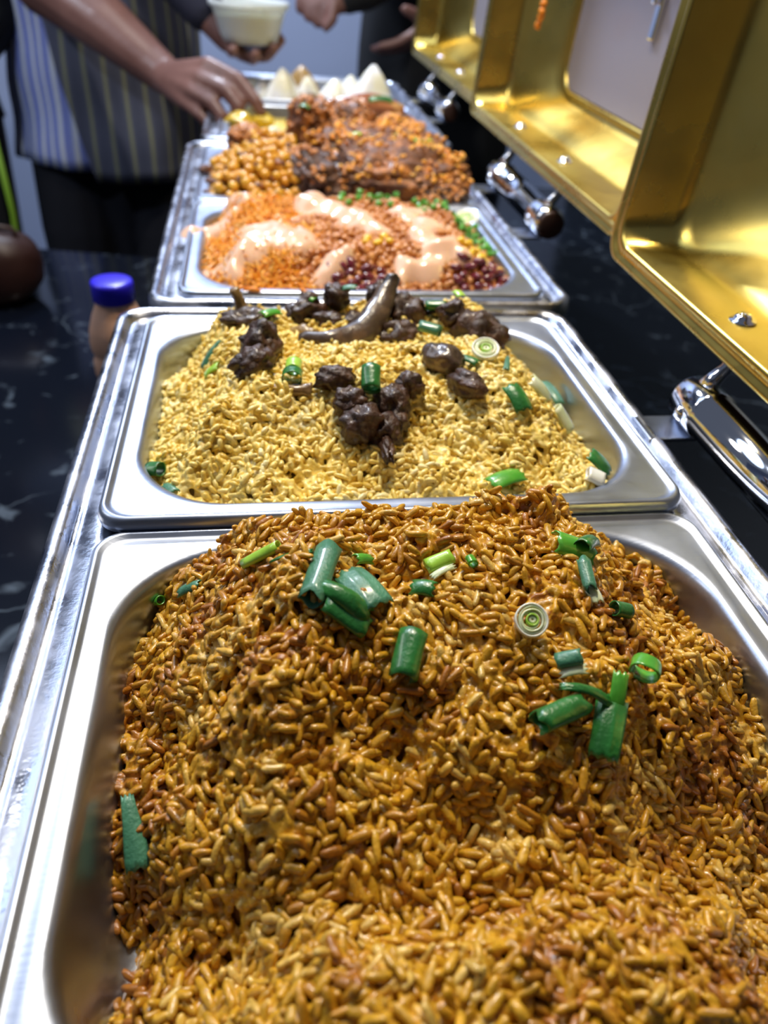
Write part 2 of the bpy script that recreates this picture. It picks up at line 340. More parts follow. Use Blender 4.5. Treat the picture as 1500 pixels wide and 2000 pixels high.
def scatter(hf, cx, cy, a, b, r, n_try, mind, dlo, dhi, seed, accept=None):
    """dart throwing on a height field inside a rounded rectangle"""
    rs = np.random.RandomState(seed); x = cx+(rs.rand(n_try)*2-1)*a; y = cy+(rs.rand(n_try)*2-1)*b
    qx = np.maximum(np.abs(x-cx)-(a-r), 0); qy = np.maximum(np.abs(y-cy)-(b-r), 0); ok = np.hypot(qx, qy) < r
    x = x[ok]; y = y[ok]; z = hf(x, y)+dlo+(dhi-dlo)*rs.rand(len(x))
    if accept is not None: k = accept(x, y); x, y, z = x[k], y[k], z[k]
    cell = {}; keep = []; m2 = mind*mind
    X, Y, Z = x.tolist(), y.tolist(), z.tolist()
    for i in range(len(X)):
        p = (X[i], Y[i], Z[i]); g = (int(p[0]//mind), int(p[1]//mind), int(p[2]//mind)); bad = False
        for dx in (-1, 0, 1):
            for dy in (-1, 0, 1):
                for dz in (-1, 0, 1):
                    for q in cell.get((g[0]+dx, g[1]+dy, g[2]+dz), ()):
                        if (q[0]-p[0])**2+(q[1]-p[1])**2+(q[2]-p[2])**2 < m2: bad = True; break
                    if bad: break
                if bad: break
            if bad: break
        if not bad: cell.setdefault(g, []).append(p); keep.append(i)
    k = np.array(keep); return np.stack([x[k], y[k], z[k]], 1)
def hnormal(hf, x, y, e=0.004):
    gx = (hf(x+e, y, False)-hf(x-e, y, False))/(2*e); gy = (hf(x, y+e, False)-hf(x, y-e, False))/(2*e)
    n = np.stack([-gx, -gy, np.ones_like(gx)], 1); return n/np.linalg.norm(n, axis=1, keepdims=True)
def grains(name, P, hf, L, R, seed, nr, ns, tilt, bends, parent=None, material=None, base=None, tintf=None, warp=0.12):
    rs = np.random.RandomState(seed); n = len(P); nm = hnormal(hf, P[:, 0], P[:, 1])
    d = rs.randn(n, 3); d -= (d*nm).sum(1, keepdims=True)*nm; d /= np.linalg.norm(d, axis=1, keepdims=True)
    d = d+nm*rs.randn(n, 1)*tilt; d /= np.linalg.norm(d, axis=1, keepdims=True)
    e = np.cross(nm+0.3*rs.randn(n, 3), d); e /= np.linalg.norm(e, axis=1, keepdims=True); g = np.cross(d, e)
    Vs, Fs, Ts = [], [], []; off = 0
    which = rs.randint(0, len(bends), n); tv = np.clip(rs.beta(2.2, 1.8, n), 0, 1)
    if tintf is not None: tv = np.clip(tv+tintf(P[:, 0], P[:, 1]), 0, 1)
    for k, bd in enumerate(bends):
        tv_, F = grain_template(nr, ns, 0)
        i = np.where(which == k)[0]; m = len(i)
        if not m: continue
        ll = L*(0.62+0.55*rs.rand(m)); r1 = R*(0.82+0.34*rs.rand(m)); r2 = R*(0.72+0.3*rs.rand(m))
        T = np.repeat(tv_[None], m, 0)
        T = T.copy(); t = T[:, :, 0:1]
        asym = (1+0.22*t*(rs.rand(m, 1, 1)*2-1))
        T[:, :, 1:3] *= asym
        T[:, 1:-1, 1:3] *= 1+warp*(rs.rand(m, nr*ns, 1)-0.5)*2
        co = P[i][:, None]+d[i][:, None]*(T[:, :, 0:1]*ll[:, None, None]/2)+e[i][:, None]*(T[:, :, 1:2]*r1[:, None, None])+g[i][:, None]*(T[:, :, 2:3]*r2[:, None, None]-(bd*ll[:, None, None]*0.5*(t*t)))
        Vs.append(co.reshape(-1, 3)); Fs.append((F[None]+(off+np.arange(m)*len(tv_))[:, None, None]).reshape(-1, 3)); off += m*len(tv_)
        Ts.append(np.repeat(tv[i], len(tv_)))
    me = mesh_from_np(name, np.concatenate(Vs), np.concatenate(Fs)); tint_attr(me, np.concatenate(Ts))
    return link(name, me, material, parent)
def bed(name, hf, cx, cy, a, b, r, drop, m, parent, step=0.0016, mash=0.0):
    """solid food body under and between the pieces, closed down to the pan floor"""
    nx = int(2*a/step); ny = int(2*b/step); gx, gy = np.meshgrid(np.linspace(-a, a, nx), np.linspace(-b, b, ny), indexing='ij')
    # squeeze the square grid into the rounded rectangle so that its border is clean
    qx = np.abs(gx)-(a-r); qy = np.abs(gy)-(b-r); k = (qx > 0) & (qy > 0)
    mxq = np.maximum(qx, qy); hy = np.hypot(qx, qy); sc = np.where(k & (hy > 1e-9), mxq/np.maximum(hy, 1e-9), 1)
    X = np.where(k, np.sign(gx)*((a-r)+qx*sc), gx)+cx; Y = np.where(k, np.sign(gy)*((b-r)+qy*sc), gy)+cy
    Z = hf(X, Y)-drop
    if mash: Z = Z+mash*(N1(X+1, Y+2, 0.0042)*1.6+N2(X, Y+5, 0.0024)*1.1+N3(X, Y, 0.0013)*0.5)
    V = np.stack([X, Y, Z], -1).reshape(-1, 3); idx = np.arange(nx*ny).reshape(nx, ny)
    F = np.stack([idx[:-1, :-1], idx[1:, :-1], idx[1:, 1:], idx[:-1, 1:]], -1).reshape(-1, 4)
    rim = list(idx[:, 0])+list(idx[-1, 1:])+list(idx[-2::-1, -1])+list(idx[0, -2:0:-1]); n0 = len(V)
    low = V[rim].copy(); low[:, 2] = np.minimum(low[:, 2]-0.002, -0.050); low[:, 0] = cx+(low[:, 0]-cx)*0.97; low[:, 1] = cy+(low[:, 1]-cy)*0.97
    V = np.concatenate([V, low]); n = len(rim); ar = np.arange(n); rim = np.array(rim)
    F = np.concatenate([F, np.stack([rim, n0+ar, n0+(ar+1) % n, rim[(ar+1) % n]], -1)])
    me = mesh_from_np(name, V, F)
    tint_attr(me, np.clip(0.35+0.9*N1(V[:, 0], V[:, 1], 0.022)+0.8*N2(V[:, 0], V[:, 1], 0.004), 0, 1))
    return link(name, me, m, parent)

def fuse(name, objs, voxel, m, parent, smooth=2):
    """sticky grains: melt touching pieces together and carry each grain's tint over"""
    Vs, Fs, Ts, off = [], [], [], 0
    for o in objs:
        me = o.data; n = len(me.vertices); v = np.empty(n*3, np.float32); me.vertices.foreach_get('co', v)
        t = np.empty(n, np.float32); me.attributes['tint'].data.foreach_get('value', t)
        me.calc_loop_triangles(); f = np.empty(len(me.loop_triangles)*3, np.int32); me.loop_triangles.foreach_get('vertices', f)
        Vs.append(v.reshape(-1, 3)); Ts.append(t); Fs.append(f.reshape(-1, 3)+off); off += n
    me = mesh_from_np('src', np.concatenate(Vs), np.concatenate(Fs)); tint_attr(me, np.concatenate(Ts))
    src = bpy.data.objects.new('src', me); COL.objects.link(src); wk = bpy.data.objects.new('wk', me); COL.objects.link(wk)
    r = wk.modifiers.new('r', 'REMESH'); r.mode = 'VOXEL'; r.voxel_size = voxel
    if smooth: s_ = wk.modifiers.new('s', 'SMOOTH'); s_.factor = 0.5; s_.iterations = smooth
    ng = bpy.data.node_groups.new('carry_tint', 'GeometryNodeTree'); ng.interface.new_socket('Geometry', in_out='INPUT', socket_type='NodeSocketGeometry'); ng.interface.new_socket('Geometry', in_out='OUTPUT', socket_type='NodeSocketGeometry')
    N = ng.nodes; L = ng.links; gi = N.new('NodeGroupInput'); go = N.new('NodeGroupOutput'); oi = N.new('GeometryNodeObjectInfo'); oi.inputs[0].default_value = src
    at = N.new('GeometryNodeInputNamedAttribute'); at.data_type = 'FLOAT'; at.inputs[0].default_value = 'tint'
    sn = N.new('GeometryNodeSampleNearest'); si = N.new('GeometryNodeSampleIndex'); st = N.new('GeometryNodeStoreNamedAttribute'); st.inputs['Name'].default_value = 'tint'
    L.new(oi.outputs['Geometry'], sn.inputs[0]); L.new(oi.outputs['Geometry'], si.inputs[0]); L.new(at.outputs[0], si.inputs[1]); L.new(sn.outputs[0], si.inputs['Index'])
    L.new(gi.outputs[0], st.inputs[0]); L.new(si.outputs[0], st.inputs['Value']); L.new(st.outputs[0], go.inputs[0])
    g = wk.modifiers.new('g', 'NODES'); g.node_group = ng
    dg = bpy.context.evaluated_depsgraph_get(); dg.update(); me2 = bpy.data.meshes.new_from_object(wk.evaluated_get(dg)); me2.name = name
    bpy.data.objects.remove(wk); bpy.data.objects.remove(src)
    for o in objs: bpy.data.objects.remove(o)
    me2.polygons.foreach_set('use_smooth', [True]*len(me2.polygons)); me2.materials.clear()
    print(name, len(me2.polygons), 'tint' in me2.attributes)
    o = link(name, me2, m, parent); o['kind'] = 'stuff'; return o

# ---------------------------------------------------------------- setting
def slab(name, c, s, m, bev=0.0):
    bm = bmesh.new(); add_box(bm, (0, 0, 0), s, bev); o = from_bm(name, bm, m, smooth=False, loc=c); o['kind'] = 'structure'; return o
FLOOR = -1.02
slab('floor', (0, 1.0, FLOOR-0.02), (7, 7, 0.04), M['floor'])
slab('wall_back', (0, 3.05, 0.4), (7, 0.1, 2.9), M['wall'])
slab('added_dark_wall', (0, -1.45, 0.4), (7, 0.1, 2.9), M['added_wall'])  # unseen, added so the lids reflect darkness from behind the camera
slab('wall_right', (1.25, 1.0, 0.4), (0.1, 4.2, 2.9), M['dark_wall'])

# L-shaped black marble counter
def counter():
    t = thing('buffet_counter', 'black marble L-shaped counter with pale veins under the row of chafing dishes', 'counter', (0, 0, -0.25))
    out = [(-1.9, -0.6), (0.95, -0.6), (0.95, 1.98), (-0.115, 1.98), (-0.115, 1.42), (-0.36, 1.462), (-1.9, 1.80)]
    bm = bmesh.new(); vs = [bm.verts.new((x, y, 0)) for x, y in out]; f = bm.faces.new(vs)
    r = bmesh.ops.extrude_face_region(bm, geom=[f]); bmesh.ops.translate(bm, vec=(0, 0, -0.03), verts=[v for v in r['geom'] if isinstance(v, bmesh.types.BMVert)])
    bmesh.ops.bevel(bm, geom=bm.edges[:], offset=0.003, segments=2, affect='EDGES')
    from_bm('countertop', bm, M['marble'], t, smooth=False)
    bm = bmesh.new(); inn = [(-1.85, -0.55), (0.9, -0.55), (0.9, 1.9), (-0.07, 1.9), (-0.07, 1.36), (-0.36, 1.41), (-1.85, 1.74)]
    vs = [bm.verts.new((x, y, -0.03)) for x, y in inn]; f = bm.faces.new(vs)
    r = bmesh.ops.extrude_face_region(bm, geom=[f]); bmesh.ops.translate(bm, vec=(0, 0, -0.74), verts=[v for v in r['geom'] if isinstance(v, bmesh.types.BMVert)])
    from_bm('counter_base', bm, M['dark_wall'], t, smooth=False)
counter()

# ---------------------------------------------------------------- chafing dishes
def ring3(cx, cy, a, b, r, z, n=7): return [(cx+p[0], cy+p[1], z) for p in rr(a, b, r, n)]
FW, FL = 0.3725/2, 0.574/2
def make_lid(t, xoff):
    """open lid, hinged along the long right side; local: u along y, v up, d away from the food"""
    lw, lh = 0.558/2, 0.345/2
    e = bpy.data.objects.new('lid', None); COL.objects.link(e); e.parent = t
    e.location = (0.214, 0, 0.050); e.rotation_euler = (0, math.radians(3.6), 0)
    prof = [(0.0, 0.0, 0.006, 0.020), (0.0, 0.0, -0.001, 0.020), (0.0015, 0.0015, -0.003, 0.019), (0.004, 0.004, -0.003, 0.018), (0.006, 0.006, 0.0, 0.017), (0.009, 0.009, 0.0, 0.016), (0.011, 0.011, -0.0025, 0.016),
            (0.014, 0.014, -0.0025, 0.016), (0.0155, 0.0155, 0.000, 0.020), (0.020, 0.018, 0.036, 0.026), (0.023, 0.020, 0.042, 0.030), (0.029, 0.024, 0.046, 0.034),
            (0.060, 0.036, 0.064, 0.045), (0.085, 0.044, 0.078, 0.05), (0.097, 0.048, 0.084, 0.044), (0.105, 0.052, 0.085, 0.036), (0.109, 0.055, 0.082, 0.032), (0.113, 0.058, 0.083, 0.030), (0.114, 0.059, 0.088, 0.030)]
    bm = bmesh.new()
    rings = [[(d, p[0], lh+p[1]) for p in rr(lw-iu, lh-iv, r, 8)] for iu, iv, d, r in prof]
    loft(bm, rings)
    sh = from_bm('lid_shell', bm, M['gold'], e)
    sh.data.materials.append(M['lid_back'])
    so = sh.modifiers.new('thickness', 'SOLIDIFY'); so.thickness = 0.0014; so.offset = -1; so.material_offset = 1
    # force the thickness outward, away from the opening
    c = sum((p.normal.x for p in sh.data.polygons if p.center.x > 0.06), 0.0)
    if c > 0: sh.data.flip_normals()
    iu, iv, d, r = prof[-1]
    bm = bmesh.new(); g = rr(lw-iu-0.0008, lh-iv-0.0008, r, 8)
    loft(bm, [[(d-0.003, p[0], lh+p[1]) for p in g], [(d+0.001, p[0], lh+p[1]) for p in g]], True, True)
    from_bm('window', bm, M['glass'], e, smooth=False)
    for s in (-1, 1):      # screws holding the hinge to the lower wall of the lid
        bm = lathe([(0.0088, 0.0), (0.0088, 0.0010), (0.0062, 0.0014), (0.0056, 0.0036), (0.0036, 0.0050), (0.0008, 0.0052)], 20)
        add_box(bm, (0, 0, 0.0051), (0.0060, 0.0010, 0.0005)); add_box(bm, (0, 0, 0.0051), (0.0010, 0.0060, 0.0005))
        from_bm('screw', bm, M['chrome'], e, loc=(0.020, s*0.085+0.021, 0.0172), rot=(0, math.radians(-7), 0))
    bm = bmesh.new(); add_box(bm, (0, 0, 0), (0.006, 0.012, 0.040), 0.002); add_box(bm, (-0.006, 0, 0.014), (0.008, 0.008, 0.008), 0.002)
    from_bm('latch', bm, M['chrome'], e, smooth=False, loc=(0.082, -0.055, 0.155))
    # outer handle on the back
    bm = bmesh.new(); tube_pts(bm, [(0.046, -0.09, 0.315), (0.095, -0.09, 0.315), (0.098, -0.08, 0.315), (0.098, 0.08, 0.315), (0.095, 0.09, 0.315), (0.046, 0.09, 0.315)], 0.006)
    from_bm('handle', bm, M['chrome'], e)
    return e
def make_dish(label, cx, cy):
    t = thing('chafing_dish', label, 'chafing dish', (cx, cy, 0), group='chafing dishes in a row')
    bm = bmesh.new(); z0 = -0.004
    prof = [(0.001, -0.024, 0.022), (0.0, -0.010, 0.022), (0.0012, 0.0010, 0.022), (0.0045, 0.0026, 0.020), (0.0085, 0.0012, 0.018), (0.0105, -0.0030, 0.017), (0.0130, -0.0042, 0.016), (0.0145, -0.0030, 0.016),
            (0.0160, -0.0018, 0.015), (0.0250, -0.0012, 0.013), (0.0330, -0.0014, 0.012), (0.0350, -0.004, 0.012), (0.0355, -0.095, 0.012), (0.045, -0.110, 0.012)]
    sc = lambda i: i if i < 0.016 else 0.016+(i-0.016)*0.9
    loft(bm, [ring3(0, 0, FW-i, FL-(i if i < 0.012 else i*0.83), r, z0+z) for i, z, r in prof], False, True)
    fo = from_bm('water_pan_frame', bm, M['wet_steel'], t)
    # outer body
    bm = bmesh.new()
    loft(bm, [ring3(0, 0, FW-i, FL-i, 0.022, z) for i, z in ((0.0015, -0.026), (0.010, -0.030), (0.012, -0.112), (0.020, -0.122))], False, True)
    from_bm('body', bm, M['steel'], t)
    for sx in (-1, 1):
        for sy in (-1, 1):
            bm = bmesh.new(); tube_pts(bm, [(sx*(FW-0.03), sy*(FL-0.05), -0.118), (sx*(FW-0.028), sy*(FL-0.05), -0.17), (sx*(FW-0.022), sy*(FL-0.05), -0.238)], [0.009, 0.008, 0.007])
            bmesh.ops.transform(bm, matrix=Matrix(), verts=bm.verts)
            lathe_pts = [(sx*(FW-0.022), sy*(FL-0.05), z) for z in (-0.238, -0.250)]
            tube_pts(bm, lathe_pts, [0.013, 0.015])
            from_bm('leg', bm, M['chrome'], t)
    # hinge: chrome barrel with bracket, knuckles and posts up to the lid
    h = bpy.data.objects.new('hinge', None); COL.objects.link(h); h.parent = t; h.location = (0.215, 0, 0.013)
    bm = bmesh.new()
    L = 0.105
    prof = [(-L-0.004, 0.004), (-L-0.004, 0.0155), (-L+0.002, 0.0168), (-L+0.008, 0.0176), (-L+0.030, 0.0176), (-L+0.033, 0.0172), (-L+0.0335, 0.0160), (L-0.0335, 0.0160), (L-0.033, 0.0172), (L-0.030, 0.0176), (L-0.006, 0.0176), (L+0.002, 0.0125), (L+0.007, 0.007), (L+0.008, 0.002)]
    n = 26; rings = [[(r*math.cos(2*PI*k/n), y, r*math.sin(2*PI*k/n)) for k in range(n)] for y, r in prof]
    loft(bm, rings, True, True); from_bm('barrel', bm, M['chrome'], h)
    bm = bmesh.new(); rings = [[(r*math.cos(2*PI*k/n), y, r*math.sin(2*PI*k/n)) for k in range(n)] for y, r in ((-L-0.0045, 0.0145), (-L-0.007, 0.0142), (-L-0.008, 0.012))]
    loft(bm, rings, True, True); from_bm('end_plug', bm, M['dark_plug'], h)
    for s in (-1, 1):
        bm = bmesh.new()
        add_box(bm, (-0.022, s*0.088, -0.0165), (0.034, 0.030, 0.003), 0.001); add_box(bm, (-0.0065, s*0.088, -0.012), (0.003, 0.030, 0.012), 0.001)
        from_bm('bracket', bm, M['steel'], h, smooth=False)
        bm = bmesh.new(); tube_pts(bm, [(0.000, s*0.090, 0.012), (0.004, s*0.090, 0.020), (0.010, s*0.090, 0.028), (0.013, s*0.090, 0.040)], [0.0075, 0.0055, 0.0042, 0.0065])
        tube_pts(bm, [(0.0135, s*0.090, 0.0385), (0.0145, s*0.090, 0.050)], [0.008, 0.006])
        from_bm('hinge_post', bm, M['chrome'], h)
        bm = lathe([(0.0055, -0.004), (0.0062, 0.0), (0.0045, 0.004), (0.001, 0.006)], 14)
        from_bm('bolt', bm, M['chrome'], h, loc=(-0.0145, s*0.084, -0.002), rot=(0, math.radians(-60), 0))
    make_lid(t, 0)
    return t
make_dish('nearest steel chafing dish holding the brown rice and yellow rice, gold lid open', 0.0748, 0.3285)
make_dish('middle steel chafing dish holding the salad and the ribs, gold lid with grey window', 0.0939, 0.9113)
make_dish('farthest steel chafing dish holding the white samosas, gold lid cut by the top edge', 0.1113, 1.5045)

# ---------------------------------------------------------------- food pans (half size, flanged)
def make_pan(label, cx, cy, dz=0.0, tilt=0.0, yaw=0.0, depth=0.062, b=0.1325):
    a = 0.1625
    prof = [(0.0, -0.0075, 0.016), (-0.0004, -0.0035, 0.016), (0.0008, -0.0004, 0.016), (0.0024, 0.0008, 0.015), (0.0040, 0.0004, 0.014), (0.0050, -0.0012, 0.014), (0.0070, -0.0016, 0.016), (0.0100, -0.0014, 0.030), (0.0135, -0.0014, 0.050), (0.0155, -0.0022, 0.054), (0.0172, -0.0045, 0.055),
            (0.0185, -0.010, 0.054), (0.0235, -depth+0.010, 0.050), (0.0275, -depth+0.003, 0.046), (0.035, -depth, 0.040)]
    bm = bmesh.new(); loft(bm, [ring3(0, 0, a-i, b-i, r, z, 12) for i, z, r in prof], False, True)
    o = from_bm('food_pan', bm, M['steel'], loc=(cx, cy, dz), rot=(tilt, 0, yaw))
    tag(o, label, 'food pan', 'half-size steel food pans')
    so = o.modifiers.new('thickness', 'SOLIDIFY'); so.thickness = 0.0008; so.offset = -1
    return o
make_pan('nearest steel food pan, heaped with orange-brown rice', *P1, b=0.1355)
make_pan('steel food pan heaped with yellow rice, second from the front', P2[0], P2[1], 0.005, math.radians(-0.8))
make_pan('steel food pan with carrot salad and pink dressing', *P3)
make_pan('steel food pan with chickpeas and ribs behind the salad', *P4)
make_pan('steel food pan under the serving hand, with yellow vegetables', *P5)
make_pan('farthest steel food pan, holding pale samosas', P6[0], P6[1], 0.004)

# ---------------------------------------------------------------- rice
rice = thing('brown_rice', 'heap of glossy orange-brown spiced rice in the nearest pan', 'rice', (0, 0, 0))
TJ = lambda x, y: 1.0*N1(x, y, 0.022)+0.5*N2(x, y, 0.007)
P = scatter(h_jollof, P1[0], P1[1], 0.1435, 0.1170, 0.052, 60000, 0.0039, -0.0045, 0.0016, 11)
g1 = grains('rice_grains', P, h_jollof, 0.0092, 0.00165, 21, 5, 7, 0.55, [0.0, 0.10, 0.2, -0.08], rice, M['jollof'], tintf=TJ)
P = scatter(h_jollof, P1[0], P1[1], 0.1435, 0.1170, 0.052, 9000, 0.0030, -0.0025, 0.0012, 14)
g2 = grains('broken_grains', P, h_jollof, 0.0042, 0.00175, 23, 3, 6, 0.9, [0.0, 0.1], rice, M['jollof'], tintf=TJ, warp=0.35)
bd = bed('rice_bed', h_jollof, P1[0], P1[1], 0.1415, 0.1145, 0.050, 0.0026, M['jollof'], rice, 0.0012, 0.0016)
b2 = bed('rice_bed', h_jollof, P1[0], P1[1], 0.1400, 0.1130, 0.050, 0.0062, M['jollof_base'], rice, 0.0016); b2['kind'] = 'stuff'
fuse('sticky_rice', [g1, g2, bd], 0.00078, M['jollof'], rice, 1)
P = scatter(h_jollof, P1[0], P1[1], 0.1425, 0.1160, 0.052, 60000, 0.0037, -0.0012, 0.0036, 16, lambda x, y: N2(x, y+1, 0.012)+0.6*N3(x, y, 0.005) > -0.13)
g = grains('loose_grains', P, h_jollof, 0.0096, 0.00166, 26, 6, 8, 0.5, [0.0, 0.10, 0.22, -0.08], rice, M['jollof'], tintf=TJ, warp=0.13); g['kind'] = 'stuff'; print('loose', len(P))
rice['kind'] = 'stuff'
rice2 = thing('yellow_rice', 'heap of pale yellow rice in the second pan, under dark meat', 'rice', (0, 0, 0))
TY = lambda x, y: 0.6*N1(x, y, 0.03)
P = scatter(h_yellow, P2[0], P2[1], 0.1435, 0.1135, 0.052, 60000, 0.0035, -0.0036, 0.0012, 12)
y1 = grains('rice_grains', P, h_yellow, 0.0080, 0.00160, 22, 4, 6, 0.5, [0.0, 0.1, 0.18], rice2, M['yellow'], tintf=TY)
P = scatter(h_yellow, P2[0], P2[1], 0.1435, 0.1135, 0.052, 6000, 0.0030, -0.0015, 0.0012, 15)
y2 = grains('broken_grains', P, h_yellow, 0.0040, 0.00165, 24, 3, 6, 0.9, [0.0, 0.1], rice2, M['yellow'], warp=0.3)
y3 = bed('bed', h_yellow, P2[0], P2[1], 0.1415, 0.1115, 0.050, 0.0024, M['yellow'], rice2, 0.0016, 0.0014)
fuse('sticky_rice', [y1, y2, y3], 0.00090, M['yellow'], rice2, 1)
P = scatter(h_yellow, P2[0], P2[1], 0.1425, 0.1125, 0.052, 60000, 0.0037, -0.0010, 0.0028, 17, lambda x, y: N2(x, y+1, 0.012)+0.6*N3(x, y, 0.005) > -0.16)
g = grains('loose_grains', P, h_yellow, 0.0082, 0.00160, 27, 5, 7, 0.5, [0.0, 0.1, 0.2], rice2, M['yellow'], tintf=TY, warp=0.1); g['kind'] = 'stuff'
bd = bed('rice_bed', h_yellow, P2[0], P2[1], 0.1400, 0.1100, 0.050, 0.0055, M['yellow_base'], rice2, 0.0018); bd['kind'] = 'stuff'
rice2['kind'] = 'stuff'
#FOODS
# ---------------------------------------------------------------- scallion pieces
def surf(hf, x, y, lift): return Vector((x, y, float(hf(x, y, False))+lift))
def local_frame(p0, p1, up=(0, 0, 1)):
    t = (p1-p0); L = t.length; t = t.normalized() if L > 1e-6 else Vector((1, 0, 0))
    u = Vector(up); u = (u-t*u.dot(t)).normalized(); s = t.cross(u)
    return L, t, u, s
def place(bm, name, m, c, t, u, s, parent=None):
    o = from_bm(name, bm, m, parent)
    o.matrix_world = Matrix(((t.x, s.x, u.x, c.x), (t.y, s.y, u.y, c.y), (t.z, s.z, u.z, c.z), (0, 0, 0, 1)))
    return o
def sc_tube(hf, a, b, r, m, label, lift=0.004, squash=0.8, group=None, ragged=0.08, roll=0.0, arc=1.0, up=(0, 0, 1), m_in=None, dz=(0, 0)):
    """hollow green-onion tube cut across, local x along the tube"""
    p0, p1 = surf(hf, *a, lift+dz[0]), surf(hf, *b, lift+dz[1]); L, t, u, s = local_frame(p0, p1, up)
    bm = bmesh.new(); n = 18; th = 0.00055; rs = random.Random(label); rings = []; k = 7
    full = arc >= 0.999
    for side in (0, 1):
        for i in range(k):
            x = (i/(k-1)-0.5)*L; ring = []
            if side: x = -x
            for j in range(n if full else n+1):
                an = (2*PI*j/n if full else (-PI*arc+2*PI*arc*j/n)+PI/2)+roll
                rad = r-(th if side else 0)*1.0; rad *= 1+0.05*math.sin(3*an+i*0.5)
                e = (ragged*r*math.sin(an*3+rs.random()*0.6)) if i in (0, k-1) else 0
                ring.append((x+e, rad*math.cos(an), rad*squash*math.sin(an)))
            rings.append(ring)
    loft(bm, rings+[rings[0]], closed=full)
    if not full:
        pass
    bmesh.ops.remove_doubles(bm, verts=bm.verts, dist=1e-6)
    o = place(bm, 'scallion_piece', M[m], (p0+p1)/2, t, u, s)
    return tag(o, label, 'scallion', group)
def sc_sheet(hf, a, b, width, m, label, lift=0.005, curl=0.5, taper=(1, 1), group=None, up=(0, 0, 1), bend=0.15, dz=(0, 0), ridges=0.0):
    """flat or curled strip of green leaf with real thickness"""
    p0, p1 = surf(hf, *a, lift+dz[0]), surf(hf, *b, lift+dz[1]); L, t, u, s = local_frame(p0, p1, up)
    bm = bmesh.new(); nx, ny = 9, 9; top, bot = [], []
    for i in range(nx+1):
        f = i/nx; wd = width*(taper[0]*(1-f)+taper[1]*f)*(1 if 0 < i < nx else 0.96); r1, r2 = [], []
        for j in range(ny+1):
            g = j/ny*2-1; an = g*curl*PI/2; rr_ = wd/2/max(math.sin(min(curl*PI/2, PI/2)), 0.05)
            y = rr_*math.sin(an); z = rr_*(math.cos(an)-1)+bend*L*(0.25-(f-0.5)**2)*2+ridges*math.sin(j*2.2)
            x = (f-0.5)*L+0.0008*math.sin(j*1.9+i)
            r1.append(bm.verts.new((x, y, z))); r2.append(bm.verts.new((x, y*0.98, z-0.0006)))
        top.append(r1); bot.append(r2)
    for i in range(nx):
        for j in range(ny):
            bm.faces.new((top[i][j], top[i+1][j], top[i+1][j+1], top[i][j+1])); bm.faces.new((bot[i][j], bot[i][j+1], bot[i+1][j+1], bot[i+1][j]))
    for i in range(nx):
        bm.faces.new((top[i][0], bot[i][0], bot[i+1][0], top[i+1][0])); bm.faces.new((top[i][ny], top[i+1][ny], bot[i+1][ny], bot[i][ny]))
    for j in range(ny):
        bm.faces.new((top[0][j], top[0][j+1], bot[0][j+1], bot[0][j])); bm.faces.new((top[nx][j], bot[nx][j], bot[nx][j+1], top[nx][j+1]))
    o = place(bm, 'scallion_piece', M[m], (p0+p1)/2, t, u, s)
    return tag(o, label, 'scallion', group)
def sc_slice(hf, a, r, label, lift=0.006, normal=(-0.15, -0.55, 0.8), th=0.004, group=None):
    """round slice of a scallion stem: nested layers standing slightly proud of each other"""
    c = surf(hf, *a, lift); N = Vector(normal).normalized(); X = N.orthogonal().normalized(); Y = N.cross(X)
    e = thing('scallion_slice', label, 'scallion', c, group=group); e.matrix_world = Matrix(((X.x, Y.x, N.x, c.x), (X.y, Y.y, N.y, c.y), (X.z, Y.z, N.z, c.z), (0, 0, 0, 1)))
    radii = [1.0, 0.84, 0.69, 0.54, 0.39, 0.24]
    for i, q in enumerate(radii):
        ro = r*q; ri = r*(radii[i+1]+0.03 if i < 5 else 0.06); h = th/2+(-0.0002, -0.0005, 0.0001, -0.0005, 0.0, -0.0006)[i]
        cx, cy = r*0.05*math.sin(i*1.7), r*0.05*math.cos(i*2.1)
        el = lambda rad, z: [(cx*(i > 0)+rad*math.cos(2*PI*k/26)*(1+0.04*math.sin(2*PI*k/26*2+i)), cy*(i > 0)+rad*math.sin(2*PI*k/26), z) for k in range(26)]
        bm = bmesh.new(); loft(bm, [el(ri, -th/2), el(ro, -th/2), el(ro*1.0, h-0.0004), el(ro-0.0003, h), el(ri+0.0003, h), el(ri, h-0.0004), el(ri, -th/2)])
        from_bm('onion_layer', bm, M['onion_white'] if i == 0 else (M['onion'] if i % 2 else M['leaf_light'] if i == 4 else M['onion']), e)
    return e
GJ = 'scallion pieces on the brown rice'
J = h_jollof
sc_tube(J, (-0.0105, 0.2580), (0.0047, 0.2545), 0.0028, 'leaf_light', 'short lime-green scallion stalk lying level near the back left of the brown rice', group=GJ, lift=0.005)
sc_sheet(J, (0.0011, 0.2452), (0.0178, 0.2432), 0.004, 'leaf', 'thin dark green scallion sliver right of the lime-green stalk, brown rice', group=GJ, taper=(0.2, 1), lift=0.006)
sc_tube(J, (0.0258, 0.2466), (0.0160, 0.2168), 0.0054, 'leaf_blue', 'long fat dark green scallion tube standing out at back left of the brown rice', group=GJ, lift=0.008, ragged=0.3, squash=0.7)
sc_sheet(J, (0.0321, 0.2361), (0.0424, 0.2143), 0.0145, 'leaf_blue', 'ribbed blue-green scallion sheet beside the long fat tube', group=GJ, lift=0.009, curl=0.35, ridges=0.0004)
sc_sheet(J, (0.0374, 0.2465), (0.0444, 0.2495), 0.006, 'leaf_mid', 'small green scallion curl touching the top of the ribbed sheet', group=GJ, lift=0.008, curl=0.8)
sc_sheet(J, (0.0197, 0.2231), (0.0391, 0.2122), 0.011, 'leaf', 'dark curled scallion leaf below the ribbed sheet', group=GJ, lift=0.009, curl=0.9, taper=(0.7, 1), bend=0.3)
